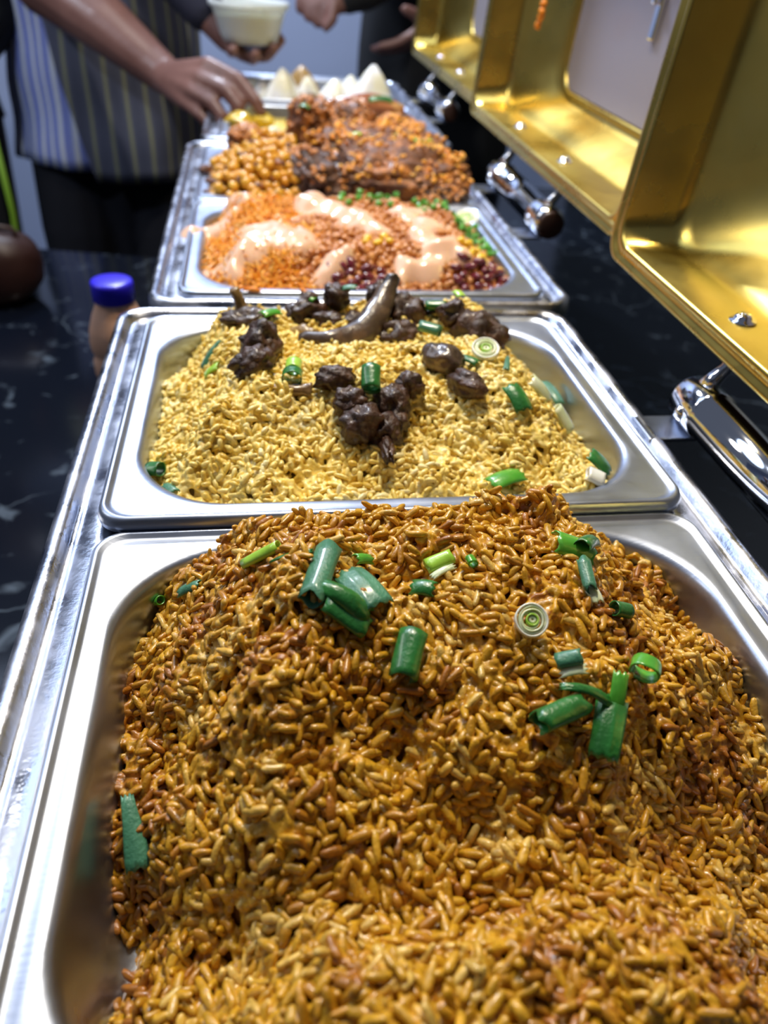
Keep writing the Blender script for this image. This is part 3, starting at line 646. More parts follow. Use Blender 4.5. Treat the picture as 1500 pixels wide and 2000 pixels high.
sc_tube(J, (0.0222, 0.2182), (0.0377, 0.2092), 0.0055, 'leaf', 'open dark scallion ring under the curled leaf on brown rice', group=GJ, lift=0.006, squash=0.6, arc=0.7)
sc_tube(J, (0.0669, 0.2409), (0.0781, 0.2436), 0.0037, 'leaf_light', 'pale lime scallion stalk tilted upward, back middle of the brown rice', group=GJ, lift=0.006)
sc_sheet(J, (0.0678, 0.2347), (0.0778, 0.2387), 0.0035, 'onion', 'whitish scallion strip just under the tilted pale stalk', group=GJ, lift=0.006)
sc_sheet(J, (0.0587, 0.2308), (0.0673, 0.2268), 0.009, 'leaf', 'dark crumpled scallion bit left below the tilted pale stalk', group=GJ, lift=0.006, curl=0.7)
sc_tube(J, (0.0852, 0.2405), (0.0859, 0.2365), 0.0026, 'leaf_mid', 'tiny green scallion ring right of the tilted pale stalk', group=GJ, lift=0.006, up=(0.6, -0.5, 0.5))
sc_sheet(J, (0.1283, 0.2513), (0.1458, 0.2483), 0.014, 'leaf_mid', 'wide bright green scallion leaf at the back right of the brown rice', group=GJ, lift=0.010, curl=0.8, bend=0.05)
sc_sheet(J, (0.1380, 0.2456), (0.1500, 0.2586), 0.008, 'leaf', 'narrow scallion flap sticking up behind the wide bright leaf', group=GJ, lift=0.010, curl=0.9)
sc_tube(J, (0.1345, 0.2360), (0.1333, 0.2210), 0.0030, 'leaf_blue', 'upright scallion tube with a pale split end below the wide bright leaf', group=GJ, lift=0.007, ragged=0.4)
sc_sheet(J, (0.1353, 0.2240), (0.1363, 0.2165), 0.006, 'onion', 'pale frayed scallion shred beside the upright tube', group=GJ, lift=0.007, curl=0.9)
sc_tube(J, (0.1465, 0.2205), (0.1545, 0.2215), 0.0036, 'leaf', 'short dark scallion piece right of the pale frayed shred', group=GJ, lift=0.006, squash=0.9)
sc_slice(J, (0.1025, 0.2052), 0.0068, 'round white and green scallion slice face up in the brown rice', group=GJ, lift=0.008)
sc_tube(J, (0.0551, 0.2040), (0.0486, 0.1875), 0.0056, 'leaf', 'dark half-open scallion piece alone in the middle of the brown rice', group=GJ, lift=0.008, squash=0.75, arc=0.75, roll=0.3)
sc_tube(J, (0.1082, 0.1880), (0.1172, 0.1865), 0.0034, 'leaf_blue', 'blue-green scallion tube above the three-leaf cluster', group=GJ, lift=0.010)
sc_sheet(J, (0.1090, 0.1845), (0.1180, 0.1830), 0.005, 'onion', 'silvery inner scallion strip under the blue-green tube', group=GJ, lift=0.009, curl=0.5)
sc_tube(J, (0.1445, 0.1842), (0.1485, 0.1902), 0.0060, 'leaf_mid', 'wide hollow scallion ring open to the front, right side of the brown rice', group=GJ, lift=0.010, squash=0.75)
sc_tube(J, (0.0954, 0.1651), (0.1149, 0.1726), 0.0048, 'leaf', 'long dark scallion tube, left of the three-leaf cluster', group=GJ, lift=0.011, ragged=0.3)
sc_sheet(J, (0.1069, 0.1773), (0.1269, 0.1733), 0.006, 'leaf', 'slim curved scallion leaf on top of the three-leaf cluster', group=GJ, lift=0.013, curl=0.7, taper=(0.5, 1), bend=0.3)
sc_sheet(J, (0.1318, 0.1801), (0.1278, 0.1701), 0.006, 'leaf_mid', 'upright scallion flap at the right end of the three-leaf cluster', group=GJ, lift=0.014, curl=0.4)
sc_sheet(J, (0.1284, 0.1748), (0.1189, 0.1548), 0.0125, 'leaf', 'broad dark scallion sheet hanging down from the three-leaf cluster', group=GJ, lift=0.012, curl=0.45, ridges=0.0003, taper=(1, 0.9))
sc_sheet(J, (-0.0579, 0.1838), (-0.0519, 0.1588), 0.0095, 'leaf_blue', 'long pointed blue-green scallion leaf at the left wall of the nearest pan', group=GJ, lift=0.008, curl=0.3, taper=(0.5, 1.1), bend=0.05)
sc_tube(J, (-0.0588, 0.2894), (-0.0523, 0.2834), 0.0028, 'leaf_mid', 'small green scallion stalk deep in the back left corner of the nearest pan', group=GJ, lift=0.006)
sc_sheet(J, (-0.0428, 0.2791), (-0.0328, 0.2761), 0.007, 'leaf_blue', 'dull blue-green scallion bit in the back left corner, right of the small stalk', group=GJ, lift=0.006, curl=0.7)
GY = 'scallion pieces on the yellow rice'
Yh = h_yellow
sc_sheet(Yh, (-0.0400, 0.4880), (-0.0277, 0.4960), 0.008, 'leaf_blue', 'narrow dark scallion leaf at upper left of the yellow rice', group=GY, taper=(1, 0.3))
sc_sheet(Yh, (-0.0377, 0.4760), (-0.0289, 0.4740), 0.009, 'leaf_light', 'lime square of scallion below the narrow leaf, upper left of the yellow rice', group=GY)
sc_tube(Yh, (0.0190, 0.4290), (0.0180, 0.4200), 0.0062, 'leaf', 'dark green scallion tube left of centre on the yellow rice', group=GY, lift=0.008)
sc_tube(Yh, (0.0205, 0.4400), (0.0192, 0.4300), 0.0050, 'leaf_light', 'lime end of scallion behind the left dark tube', group=GY, lift=0.009)
sc_tube(Yh, (0.0650, 0.4150), (0.0637, 0.4010), 0.0058, 'leaf', 'dark green scallion tube leaning on the centre meat', group=GY, lift=0.014)
sc_tube(Yh, (0.1090, 0.4900), (0.1220, 0.4820), 0.0046, 'leaf_blue', 'slanted dark scallion tube above the grey-skinned meat piece', group=GY, lift=0.012)
sc_sheet(Yh, (0.0016, 0.5120), (0.0136, 0.5200), 0.009, 'leaf_mid', 'green scallion bit right of the leftmost meat with a bone stub', group=GY, lift=0.010)
sc_sheet(Yh, (0.0330, 0.5350), (0.0400, 0.5300), 0.008, 'leaf_mid', 'green scallion bit on the back row of meat, second from the left', group=GY, lift=0.016)
sc_sheet(Yh, (0.0600, 0.5350), (0.0690, 0.5320), 0.008, 'leaf_blue', 'pale blue-green scallion bit on the back row of meat, near the tall bone', group=GY, lift=0.022)
sc_tube(Yh, (0.1194, 0.5240), (0.1337, 0.5200), 0.0042, 'leaf', 'green scallion tube at the back right among the meat', group=GY, lift=0.010)
sc_sheet(Yh, (0.1430, 0.5330), (0.1450, 0.5220), 0.007, 'leaf_light', 'bright green scallion fleck on the far right meat lump', group=GY, lift=0.016)
sc_slice(Yh, (0.1460, 0.4520), 0.0092, 'round white scallion slice on the right of the yellow rice', group=GY, lift=0.009, normal=(-0.1, -0.35, 0.95))
sc_sheet(Yh, (0.1270, 0.4510), (0.1384, 0.4390), 0.008, 'leaf', 'dark leaf bit tucked under the round white slice', group=GY, lift=0.006)
sc_sheet(Yh, (0.1640, 0.4580), (0.1535, 0.4270), 0.0042, 'leaf_blue', 'thin upright scallion sliver right of the round white slice', group=GY, lift=0.006, taper=(0.4, 1))
sc_sheet(Yh, (0.2090, 0.4950), (0.2140, 0.4680), 0.012, 'leaf_blue', 'long scallion leaf against the right wall of the yellow rice pan', group=GY, lift=0.010, taper=(1, 0.6))
sc_sheet(Yh, (0.1530, 0.4090), (0.1590, 0.3930), 0.0130, 'leaf', 'square dark green scallion sheet on the right of the yellow rice', group=GY, lift=0.009, curl=0.6)
sc_sheet(Yh, (0.1720, 0.4240), (0.1840, 0.4190), 0.013, 'onion', 'cream scallion petal behind the square dark sheet', group=GY, lift=0.009, curl=0.7)
sc_tube(Yh, (0.1860, 0.4130), (0.1960, 0.4060), 0.0052, 'onion', 'pale green scallion chunk right of the cream petal', group=GY, lift=0.008, squash=0.7)
sc_sheet(Yh, (0.1267, 0.3456), (0.1472, 0.3539), 0.013, 'leaf_mid', 'green scallion leaf flat on the front edge of the yellow rice', group=GY, lift=0.008, curl=0.4)
sc_sheet(Yh, (0.1930, 0.3640), (0.2040, 0.3560), 0.014, 'leaf', 'green scallion square in the front right corner of the yellow rice', group=GY, lift=0.012, curl=0.3)
sc_tube(Yh, (0.1880, 0.3530), (0.1970, 0.3490), 0.0060, 'onion_white', 'white scallion chunk half hidden under the front right square', group=GY, lift=0.005, squash=0.6)
sc_tube(Yh, (-0.0660, 0.3840), (-0.0590, 0.3800), 0.0050, 'leaf', 'dark scallion ring in the front left corner of the yellow rice pan', group=GY, lift=0.007)
sc_sheet(Yh, (-0.0560, 0.3700), (-0.0500, 0.3600), 0.006, 'leaf_blue', 'dull scallion bit below the dark ring, front left corner of the yellow rice pan', group=GY, lift=0.005)

# ---------------------------------------------------------------- lumps (meat, legumes)
def chunk_mesh(name, size, seed, amp=0.2, freq=1.6, boxy=1.0, sub=3):
    bm = bmesh.new(); bmesh.ops.create_icosphere(bm, subdivisions=sub, radius=1.0); off = Vector((seed*3.7, seed*1.3, seed*2.1))
    for v in bm.verts:
        c = v.co.normalized()
        if boxy != 1.0:
            c = Vector([math.copysign(abs(q)**boxy, q) for q in c])
        d = 1+amp*(mnoise.noise(c*freq+off)*1.2+0.5*mnoise.noise(c*freq*2.7+off)+0.3*mnoise.noise(c*freq*6+off))
        v.co = Vector((c.x*d*size[0], c.y*d*size[1], c.z*d*size[2]))
    bmesh.ops.recalc_face_normals(bm, faces=bm.faces); me = bpy.data.meshes.new(name); bm.to_mesh(me); bm.free()
    me.polygons.foreach_set('use_smooth', [True]*len(me.polygons)); return me
def chunk(name, label, cat, pos, size, m, seed, rot=(0, 0, 0), amp=0.22, freq=1.7, boxy=1.0, sub=4, group=None):
    o = link(name, chunk_mesh(name, size, seed, amp, freq, boxy, sub), M[m], loc=pos, rot=rot)
    return tag(o, label, cat, group)
GM = 'dark meat pieces on the yellow rice'
def meat(label, x, y, w, h, lift, seed, m='meat', z=None, rz=0.0, depth=None, amp=0.34):
    p = surf(Yh, x, y, lift) if z is None else Vector((x, y, z))
    return chunk('meat_piece', label, 'meat', p, (w*0.5, (depth or h)*0.5, h*0.5), m, seed, (0.1*math.sin(seed), 0.15*math.cos(seed), rz), amp=amp, group=GM)
meat('leftmost dark meat piece at the back of the yellow rice, beside a bone stub', -0.006, 0.522, 0.036, 0.018, 0.008, 1, z=0.026)
meat('round dark meat lump on the left of the yellow rice, upper of two', 0.001, 0.470, 0.026, 0.028, 0.010, 2)
meat('dark meat lump on the left of the yellow rice, directly above the pale bone stick', -0.005, 0.440, 0.027, 0.018, 0.008, 3, rz=0.3)
meat('dark meat piece in the back row, just left of the long curved bone', 0.034, 0.530, 0.030, 0.022, 0.01, 4, z=0.030, rz=0.4)
meat('flat dark meat piece in the back row under the green fleck', 0.050, 0.520, 0.030, 0.018, 0.01, 5, z=0.025)
meat('dark meat piece in the back row, in front of the upright bone end', 0.072, 0.520, 0.030, 0.018, 0.01, 6, z=0.024)
meat('small dark meat knob topping the back row', 0.056, 0.540, 0.020, 0.018, 0.01, 7, z=0.038)
meat('tall dark meat piece right of the upright bone end', 0.104, 0.525, 0.030, 0.030, 0.01, 8, z=0.030)
meat('broad dark meat piece in the middle, below the tall one', 0.096, 0.500, 0.034, 0.022, 0.006, 9, z=0.024)
meat('small dark meat piece at the very back, touching the upright bone end', 0.088, 0.538, 0.020, 0.020, 0.01, 10, z=0.040)
meat('small reddish-dark meat piece in the back row, third from the right', 0.128, 0.528, 0.020, 0.018, 0.01, 11, z=0.026)
meat('thin dark meat strip left of the far right lump', 0.137, 0.512, 0.020, 0.020, 0.008, 12, rz=0.8)
meat('biggest dark meat lump, far right of the back row', 0.155, 0.500, 0.040, 0.032, 0.012, 13, z=0.024)
meat('long grey-brown meat piece with skin, right of centre on the yellow rice', 0.116, 0.445, 0.030, 0.018, 0.008, 14, 'meat_skin', rz=-0.75, depth=0.022, amp=0.16)
meat('black pointed meat end just below the grey-skinned piece', 0.126, 0.415, 0.032, 0.017, 0.006, 15, rz=-1.1, depth=0.018, amp=0.18)
meat('small dark meat piece alone between the left tube and the centre meat', 0.044, 0.420, 0.024, 0.015, 0.007, 16)
meat('dark meat lump left of the leaning green tube', 0.052, 0.399, 0.022, 0.018, 0.008, 17)
meat('brown meat lump below the leaning green tube', 0.057, 0.387, 0.026, 0.024, 0.008, 18)
meat('dark meat lump right of the leaning green tube', 0.077, 0.405, 0.022, 0.020, 0.009, 19)
meat('glossy black meat bit at the upper right of the centre group', 0.090, 0.418, 0.018, 0.016, 0.008, 20)
meat('wet black meat piece at the bottom of the centre group', 0.072, 0.385, 0.020, 0.022, 0.006, 21)
meat('thin burnt meat strip pointing to the front of the pan', 0.070, 0.371, 0.008, 0.010, 0.007, 22, depth=0.030)
meat('curled reddish meat scrap right of the thin burnt strip', 0.080, 0.396, 0.013, 0.018, 0.010, 23, depth=0.020)
def bone(label, pts, rad, m, knob=None):
    bm = bmesh.new(); P_ = [Vector(p) for p in pts]; fine = []; rr_ = []
    for i in range(len(P_)-1):
        for k in range(5):
            f = k/5; fine.append(P_[i].lerp(P_[i+1], f)); rr_.append(rad[i]*(1-f)+rad[i+1]*f)
    fine.append(P_[-1]); rr_.append(rad[-1])
    sm = [fine[0]]+[(fine[i-1]+fine[i]*2+fine[i+1])/4 for i in range(1, len(fine)-1)]+[fine[-1]]
    tube_pts(bm, sm, rr_, 14)
    for v in bm.verts: v.co += Vector((mnoise.noise(v.co*180), mnoise.noise(v.co*180+Vector((5, 5, 5))), mnoise.noise(v.co*180+Vector((9, 1, 3)))))*0.0016
    return tag(from_bm('bone_piece', bm, M[m]), label, 'bone', None)
bone('long curved dark rib bone rising across the back of the yellow rice', [(0.026, 0.487, 0.030), (0.047, 0.480, 0.030), (0.068, 0.492, 0.028), (0.082, 0.512, 0.036), (0.092, 0.530, 0.048), (0.096, 0.535, 0.056)], [0.003, 0.008, 0.011, 0.010, 0.007, 0.005], 'meat_skin')
bone('pale brown bone stick lying under the left meat lumps', [(0.006, 0.420, 0.026), (0.018, 0.418, 0.028), (0.030, 0.417, 0.028)], [0.0045, 0.0035, 0.0050], 'bone')
bone('yellowish bone stub standing at the back left of the yellow rice', [(-0.008, 0.528, 0.024), (-0.013, 0.533, 0.034), (-0.017, 0.536, 0.045)], [0.006, 0.004, 0.0035], 'bone')
bone('yellowish bone end right of the green bit at the back left of the yellow rice', [(0.024, 0.510, 0.022), (0.030, 0.505, 0.026), (0.038, 0.498, 0.027)], [0.005, 0.006, 0.004], 'bone')

# ---------------------------------------------------------------- salad
sal = thing('mixed_salad', 'chopped salad of grated carrot and browned crumbs in the third pan', 'salad'); sal['kind'] = 'stuff'
Sh = h_salad
rs = np.random.RandomState(5)
def strips(name, P, hf, L, R, seed, m, parent, bends):
    o = grains(name, P, hf, L, R, seed, 6, 4, 0.5, bends, parent, m, warp=0.2); o['kind'] = 'stuff'; return o
edge = lambda x, y: x < 0.046+0.012*np.sin(y*70)
P = scatter(h_salad, P3[0], P3[1], 0.143, 0.113, 0.052, 24000, 0.0032, -0.004, 0.003, 31, edge)
strips('grated_carrot', P, h_salad, 0.022, 0.0011, 32, M['carrot'], sal, [0.1, 0.35, -0.2])
P = scatter(h_salad, P3[0], P3[1], 0.143, 0.113, 0.052, 9000, 0.0042, -0.003, 0.003, 33, lambda x, y: ~edge(x, y))
g = grains('browned_crumbs', P, h_salad, 0.0085, 0.0032, 34, 3, 6, 0.5, [0.0, 0.1], sal, M['crumb'], warp=0.35); g['kind'] = 'stuff'
b_ = bed('salad_bed', h_salad, P3[0], P3[1], 0.141, 0.111, 0.05, 0.003, M['carrot_base'], sal); b_['kind'] = 'stuff'
def pool(label, pts, thick=0.0085):
    """thick dressing draped over the salad"""
    xs = [p[0] for p in pts]; ys = [p[1] for p in pts]; mr = max(p[2] for p in pts)*1.5; st = 0.0018
    X = np.arange(min(xs)-mr, max(xs)+mr, st); Yy = np.arange(min(ys)-mr, max(ys)+mr, st); gx, gy = np.meshgrid(X, Yy, indexing='ij')
    f = np.zeros_like(gx)
    for x, y, r in pts: f += np.exp(-((gx-x)**2+(gy-y)**2)/(r*r*0.72))
    f += 0.5*N2(gx, gy, 0.011)+0.3*N1(gx+4, gy, 0.022); f -= 0.24
    h = h_salad(gx, gy)+np.sqrt(np.clip(f, 0, 0.9))*thick*1.15+0.0012
    h = np.where(f < 0, h_salad(gx, gy)+np.clip(f, -0.3, 0)*0.03, h)
    m_ = f > -0.09; bm = bmesh.new(); vs = {}
    hit_ = (m_[:-1, :-1] & m_[1:, :-1] & m_[:-1, 1:] & m_[1:, 1:])
    def V(i, j):
        if (i, j) not in vs: vs[(i, j)] = bm.verts.new((gx[i, j], gy[i, j], h[i, j]))
        return vs[(i, j)]
    for i, j in zip(*np.where(hit_)): bm.faces.new((V(i, j), V(i+1, j), V(i+1, j+1), V(i, j+1)))
    bmesh.ops.smooth_vert(bm, verts=bm.verts, factor=0.5, use_axis_x=True, use_axis_y=True, use_axis_z=True)
    bo = [e for e in bm.edges if e.is_boundary]
    r = bmesh.ops.extrude_edge_only(bm, edges=bo); bmesh.ops.translate(bm, vec=(0, 0, -0.004), verts=[v for v in r['geom'] if isinstance(v, bmesh.types.BMVert)])
    o = from_bm('dressing_pool', bm, M['dressing']); return tag(o, label, 'dressing', 'pink dressing on the salad')
pool('narrow pink dressing streak crossing the carrot at the left pan edge', [(-0.062, 0.805, .014), (-0.045, 0.812, .013), (-0.028, 0.825, .012), (-0.010, 0.843, .011)])
pool('large pink dressing pool in the middle of the carrot', [(-0.022, 0.686, .012), (-0.014, 0.712, .018), (0.000, 0.745, .022), (0.022, 0.735, .021), (0.042, 0.722, .018), (0.015, 0.762, .016)])
pool('pink dressing pool between the carrot and the crumbs, towards the back', [(0.055, 0.840, .017), (0.075, 0.826, .019), (0.093, 0.800, .018), (0.105, 0.775, .017), (0.118, 0.760, .013), (0.060, 0.865, .013)])
pool('small pink dressing blob at the front left of the kidney beans', [(0.068, 0.692, .011), (0.060, 0.683, .009), (0.082, 0.700, .008)])
pool('long pink dressing pool on the right side of the salad', [(0.135, 0.690, .013), (0.158, 0.688, .014), (0.168, 0.712, .016), (0.182, 0.720, .013), (0.160, 0.745, .017), (0.168, 0.775, .018), (0.155, 0.815, .018), (0.172, 0.835, .014), (0.192, 0.700, .010)])
pool('thin pink dressing band along the back of the carrot', [(-0.025, 0.868, .010), (-0.005, 0.872, .011), (0.018, 0.872, .009)])
def legumes(name, label, cat, group, spots, size, m, seed, lift, amp=0.08, shape=1.0, curve=0.0, rnd=0.5):
    rd = random.Random(seed); mes = []
    for k in range(4):
        me = chunk_mesh(name, size, seed+k, amp, 1.2, sub=2)
        if curve:
            for v in me.vertices: v.co.y -= curve*(v.co.x**2)/size[0]
        me.materials.append(M[m]); mes.append(me)
    for i, (x, y, z) in enumerate(spots):
        o = bpy.data.objects.new(name, mes[i % 4]); COL.objects.link(o); o.location = (x, y, z+lift)
        o.rotation_euler = (rd.uniform(-rnd, rnd), rd.uniform(-rnd, rnd), rd.uniform(0, 6.28)); s_ = rd.uniform(0.85, 1.12); o.scale = (s_, s_, s_)
        tag(o, label, cat, group)
P = scatter(h_salad, 0.088, 0.680, 0.030, 0.013, 0.010, 500, 0.0085, 0.001, 0.005, 41)
legumes('kidney_bean', 'dark red kidney bean in the front middle heap of the salad', 'bean', 'kidney beans at the front middle of the salad', P.tolist(), (0.0075, 0.0042, 0.0038), 'kidney', 51, 0.001, curve=0.25)
P = scatter(h_salad, 0.208, 0.684, 0.028, 0.017, 0.012, 600, 0.0085, 0.001, 0.006, 42)
legumes('kidney_bean', 'dark red kidney bean in the front right corner of the salad', 'bean', 'kidney beans in the front right corner of the salad', P.tolist(), (0.0075, 0.0042, 0.0038), 'kidney', 55, 0.001, curve=0.25)
P = scatter(h_salad, 0.212, 0.722, 0.022, 0.020, 0.015, 500, 0.0078, 0.001, 0.005, 43)
legumes('corn_kernel', 'yellow corn kernel on the right side of the salad', 'corn', 'corn kernels on the right of the salad', P.tolist(), (0.0046, 0.0042, 0.0035), 'corn', 61, 0.0035)
P = scatter(h_salad, 0.115, 0.728, 0.014, 0.012, 0.008, 90, 0.009, 0.001, 0.003, 44)
legumes('corn_kernel', 'yellow corn kernel among the crumbs between two dressing pools', 'corn', 'corn kernels in the middle of the salad', P.tolist()[:6], (0.0044, 0.004, 0.0033), 'corn', 65, 0.003)
def bits(label, cat, group, cx, cy, a, b, n, seed, m, size, hf, mind, lift=0.003):
    P = scatter(hf, cx, cy, a, b, min(a, b)*0.8, n, mind, 0.0, 0.003, seed); mes = []
    for k in range(3):
        bm = bmesh.new(); tube_pts(bm, [(-size*0.5, 0, 0), (size*0.5, 0, 0)], size*0.55, 10, cap=False)
        me = bpy.data.meshes.new('scallion_ring'); bm.to_mesh(me); bm.free(); me.polygons.foreach_set('use_smooth', [True]*len(me.polygons)); me.materials.append(M[m]); mes.append(me)
    rd = random.Random(seed)
    for i, p in enumerate(P):
        o = bpy.data.objects.new('scallion_ring', mes[i % 3]); COL.objects.link(o); o.location = (p[0], p[1], p[2]+lift); o.rotation_euler = (rd.uniform(0, 3), rd.uniform(0, 3), rd.uniform(0, 3))
        so = o.modifiers.new('wall', 'SOLIDIFY'); so.thickness = 0.0006
        tag(o, label, cat, group)
bits('chopped green scallion ring at the right edge of the salad', 'scallion', 'scallion rings at the right of the salad', 0.228, 0.800, 0.020, 0.045, 160, 71, 'leaf_mid', 0.006, Sh, 0.009, 0.004)
bits('chopped green scallion ring at the back middle of the salad', 'scallion', 'scallion rings at the back of the salad', 0.120, 0.852, 0.035, 0.018, 90, 72, 'leaf_mid', 0.006, Sh, 0.010, 0.004)
bits('chopped green scallion ring at the back right of the salad', 'scallion', 'scallion rings at the back right of the salad', 0.195, 0.850, 0.025, 0.022, 90, 73, 'leaf_mid', 0.0055, Sh, 0.009, 0.004)
sc_slice(Sh, (0.232, 0.868), 0.016, 'large white onion ring at the back right of the salad', lift=0.010, normal=(-0.2, -0.2, 0.95), th=0.003)
def scrap(label, pts, r=0.0016, m='carrot_base'):
    bm = bmesh.new()
    for i, p in enumerate(pts[1:]): tube_pts(bm, [pts[i], ((Vector(pts[i])+Vector(p))/2+Vector((0, 0, 0.0008))), p], [r*0.8, r*1.1, r*0.5], 6)
    for v in bm.verts: v.co += Vector((mnoise.noise(v.co*200), mnoise.noise(v.co*210+Vector((3, 3, 3))), mnoise.noise(v.co*190)))*0.0012
    return tag(from_bm('carrot_shred', bm, M[m]), label, 'carrot', None)
scrap('orange carrot shred on the front rim of the salad pan, left of two', [(-0.022, 0.6425, 0.002), (-0.008, 0.6440, 0.003), (0.002, 0.6400, 0.002), (-0.012, 0.6405, 0.002)])
scrap('small orange carrot shred on the front rim of the salad pan, right of two', [(0.036, 0.6440, 0.002), (0.039, 0.6390, 0.002), (0.041, 0.6360, 0.001)])
scrap('orange food scrap stuck inside the gold lid with the grey window', [(0.3470, 1.0700, 0.166), (0.3475, 1.0680, 0.175), (0.3470, 1.0590, 0.181), (0.3480, 1.0640, 0.189), (0.3480, 1.0610, 0.196)], 0.0038)

# ---------------------------------------------------------------- chickpeas, ribs
stew = thing('orange_stew', 'orange stew sauce filling the pan behind the salad', 'stew'); b_ = bed('stew_sauce', h_stew, P4[0], P4[1], 0.142, 0.112, 0.05, 0.001, M['stew'], stew)
P = scatter(h_stew, 0.000, 1.010, 0.050, 0.085, 0.030, 1500, 0.0092, 0.001, 0.014, 81)
legumes('chickpea', 'stewed orange chickpea in the pile left of the ribs', 'chickpea', 'chickpeas left of the ribs', P.tolist(), (0.0062, 0.0056, 0.0056), 'chickpea', 85, 0.003, amp=0.22)
GR = 'rib pieces behind the salad'
def rib(label, pos, size, m, seed, rot, boxy=0.6, amp=0.24): return chunk('rib_piece', label, 'meat', pos, size, m, seed, rot, amp=amp, freq=3.2, boxy=boxy, sub=5, group=GR)
rib('big glazed rib rack with a dark side, front right behind the salad', (0.175, 0.985, 0.012), (0.078, 0.048, 0.026), 'rib', 101, (0.35, 0.05, -0.06))
rib('dark rib piece in front, left of the big glazed rack', (0.078, 0.975, 0.006), (0.034, 0.040, 0.026), 'rib_dark', 102, (0.3, 0.1, 0.3))
rib('orange glazed rib rack lying across the middle of the stack', (0.150, 1.050, 0.030), (0.085, 0.034, 0.018), 'rib', 103, (0.25, 0.06, -0.05))
rib('upright rib piece at the left end of the stack, above the chickpeas', (0.070, 1.085, 0.040), (0.022, 0.030, 0.034), 'rib', 104, (0.1, 0.2, 0.4))
rib('brown rib piece on the middle top of the stack', (0.120, 1.110, 0.040), (0.034, 0.028, 0.024), 'rib', 105, (0.2, 0, 0.2))
rib('orange rib piece on the right top of the stack', (0.190, 1.100, 0.030), (0.030, 0.028, 0.020), 'rib', 106, (0.2, 0.2, -0.4))
rib('dark charred rib piece at the right front under the big rack', (0.215, 0.950, -0.004), (0.030, 0.026, 0.018), 'rib_dark', 107, (0.2, 0, 0.1))
rib('small brown meat cube on top of the chickpeas', (-0.008, 1.085, 0.022), (0.022, 0.016, 0.014), 'rib', 108, (0, 0.1, 0.4))
def topping(objs, n, L, R, m, seed, name):
    """loose crumbs lying on the upward faces of the ribs"""
    rs = np.random.RandomState(seed); pts = []
    for o in objs:
        M4 = Matrix.LocRotScale(o.location, o.rotation_euler, o.scale); R3 = M4.to_3x3()
        c = [M4 @ v.co for v in o.data.vertices if (R3 @ v.normal).z > 0.35]
        for i in rs.randint(0, len(c), n): pts.append(tuple(c[i]+Vector((0, 0, 0.001))))
    P = np.array(pts); flat = lambda x, y, f=True: np.zeros_like(x)
    g = grains(name, P, flat, L, R, seed, 3, 6, 0.8, [0.0, 0.15], stew, m, warp=0.4); g['kind'] = 'stuff'
ribs = [o for o in COL.objects if o.name.startswith('rib_piece')]
topping([ribs[0], ribs[2], ribs[5]], 170, 0.010, 0.0022, M['carrot'], 301, 'carrot_topping')
topping(ribs, 90, 0.008, 0.0028, M['crumb'], 302, 'spice_topping')
P = scatter(h_stew, -0.005, 1.015, 0.055, 0.085, 0.03, 200, 0.021, 0.008, 0.014, 303)
for i, p in enumerate(P):
    chunk('stew_meat_bit', 'small browned meat bit scattered over the chickpeas', 'meat', p, (0.008, 0.006, 0.005), 'rib', 310+i, (0, 0.2, i), amp=0.35, sub=3, group='browned meat bits on the chickpeas')
for k, (lb, x0, y0, x1, y1, z, m_, wd) in enumerate([
    ('yellow-green scallion bit in front on the rib stack', 0.120, 1.020, 0.130, 1.018, 0.052, 'leaf_light', 0.010),
    ('green scallion bit on the right of the rib stack', 0.196, 1.040, 0.212, 1.040, 0.043, 'leaf_mid', 0.012),
    ('pale green scallion bit next to the right one on the ribs', 0.214, 1.042, 0.224, 1.046, 0.042, 'leaf_light', 0.008),
    ('small green scallion bit between two orange ribs', 0.178, 1.046, 0.183, 1.058, 0.046, 'leaf_mid', 0.008),
    ('long green scallion leaf on the left upright rib', 0.062, 1.055, 0.072, 1.090, 0.072, 'leaf', 0.014),
    ('dark green scallion leaf at the right wall behind the salad', 0.243, 0.985, 0.250, 0.960, 0.012, 'leaf', 0.010),
    ('pale scallion crumb on the right of the chickpeas', 0.030, 0.985, 0.038, 0.985, 0.030, 'leaf_light', 0.008)]):
    hz = lambda x, y, f=False, z=z: z
    sc_sheet(hz, (x0, y0), (x1, y1), wd, m_, lb, lift=0.0, curl=0.5, group='scallion pieces behind the salad')

# ---------------------------------------------------------------- farthest dish
far = thing('yellow_vegetable_mix', 'thin layer of yellow and orange vegetables below the serving hand', 'vegetables'); b_ = bed('vegetable_sauce', h_far, P5[0], P5[1], 0.142, 0.112, 0.05, 0.0, M['yellow_veg'], far)
for k, (x, y, z, sz, m_, lb) in enumerate([(-0.020, 1.335, 0.000, 0.020, 'yellow_veg', 'yellow pepper lump under the serving hand, left of two'), (-0.010, 1.300, -0.004, 0.015, 'crumb', 'orange vegetable lump in front of the yellow peppers'), (0.015, 1.350, -0.002, 0.018, 'yellow_veg', 'yellow pepper lump under the fingertips, right of two'), (0.030, 1.285, -0.004, 0.010, 'onion', 'pale crumb in front of the yellow peppers'), (-0.025, 1.46, 0.02, 0.012, 'yellow_veg', 'yellow lump on the left corner of the farthest pans')]):
    chunk('vegetable_piece', lb, 'vegetable', (x, y, z), (sz, sz*0.9, sz*0.6), m_, 120+k, amp=0.3, group='vegetable pieces in the far pan')
GS = 'meat pieces in the far pan'
def saus(label, pos, size, m, seed, rz): chunk('sausage_piece', label, 'meat', pos, size, m, seed, (0.05, 0.05, rz), amp=0.12, group=GS)
saus('thick reddish sausage lying across the far right pan', (0.175, 1.300, 0.030), (0.058, 0.020, 0.020), 'sausage', 131, 0.05)
saus('dark meat under the reddish sausage', (0.150, 1.290, 0.000), (0.050, 0.024, 0.018), 'rib_dark', 132, 0.1)
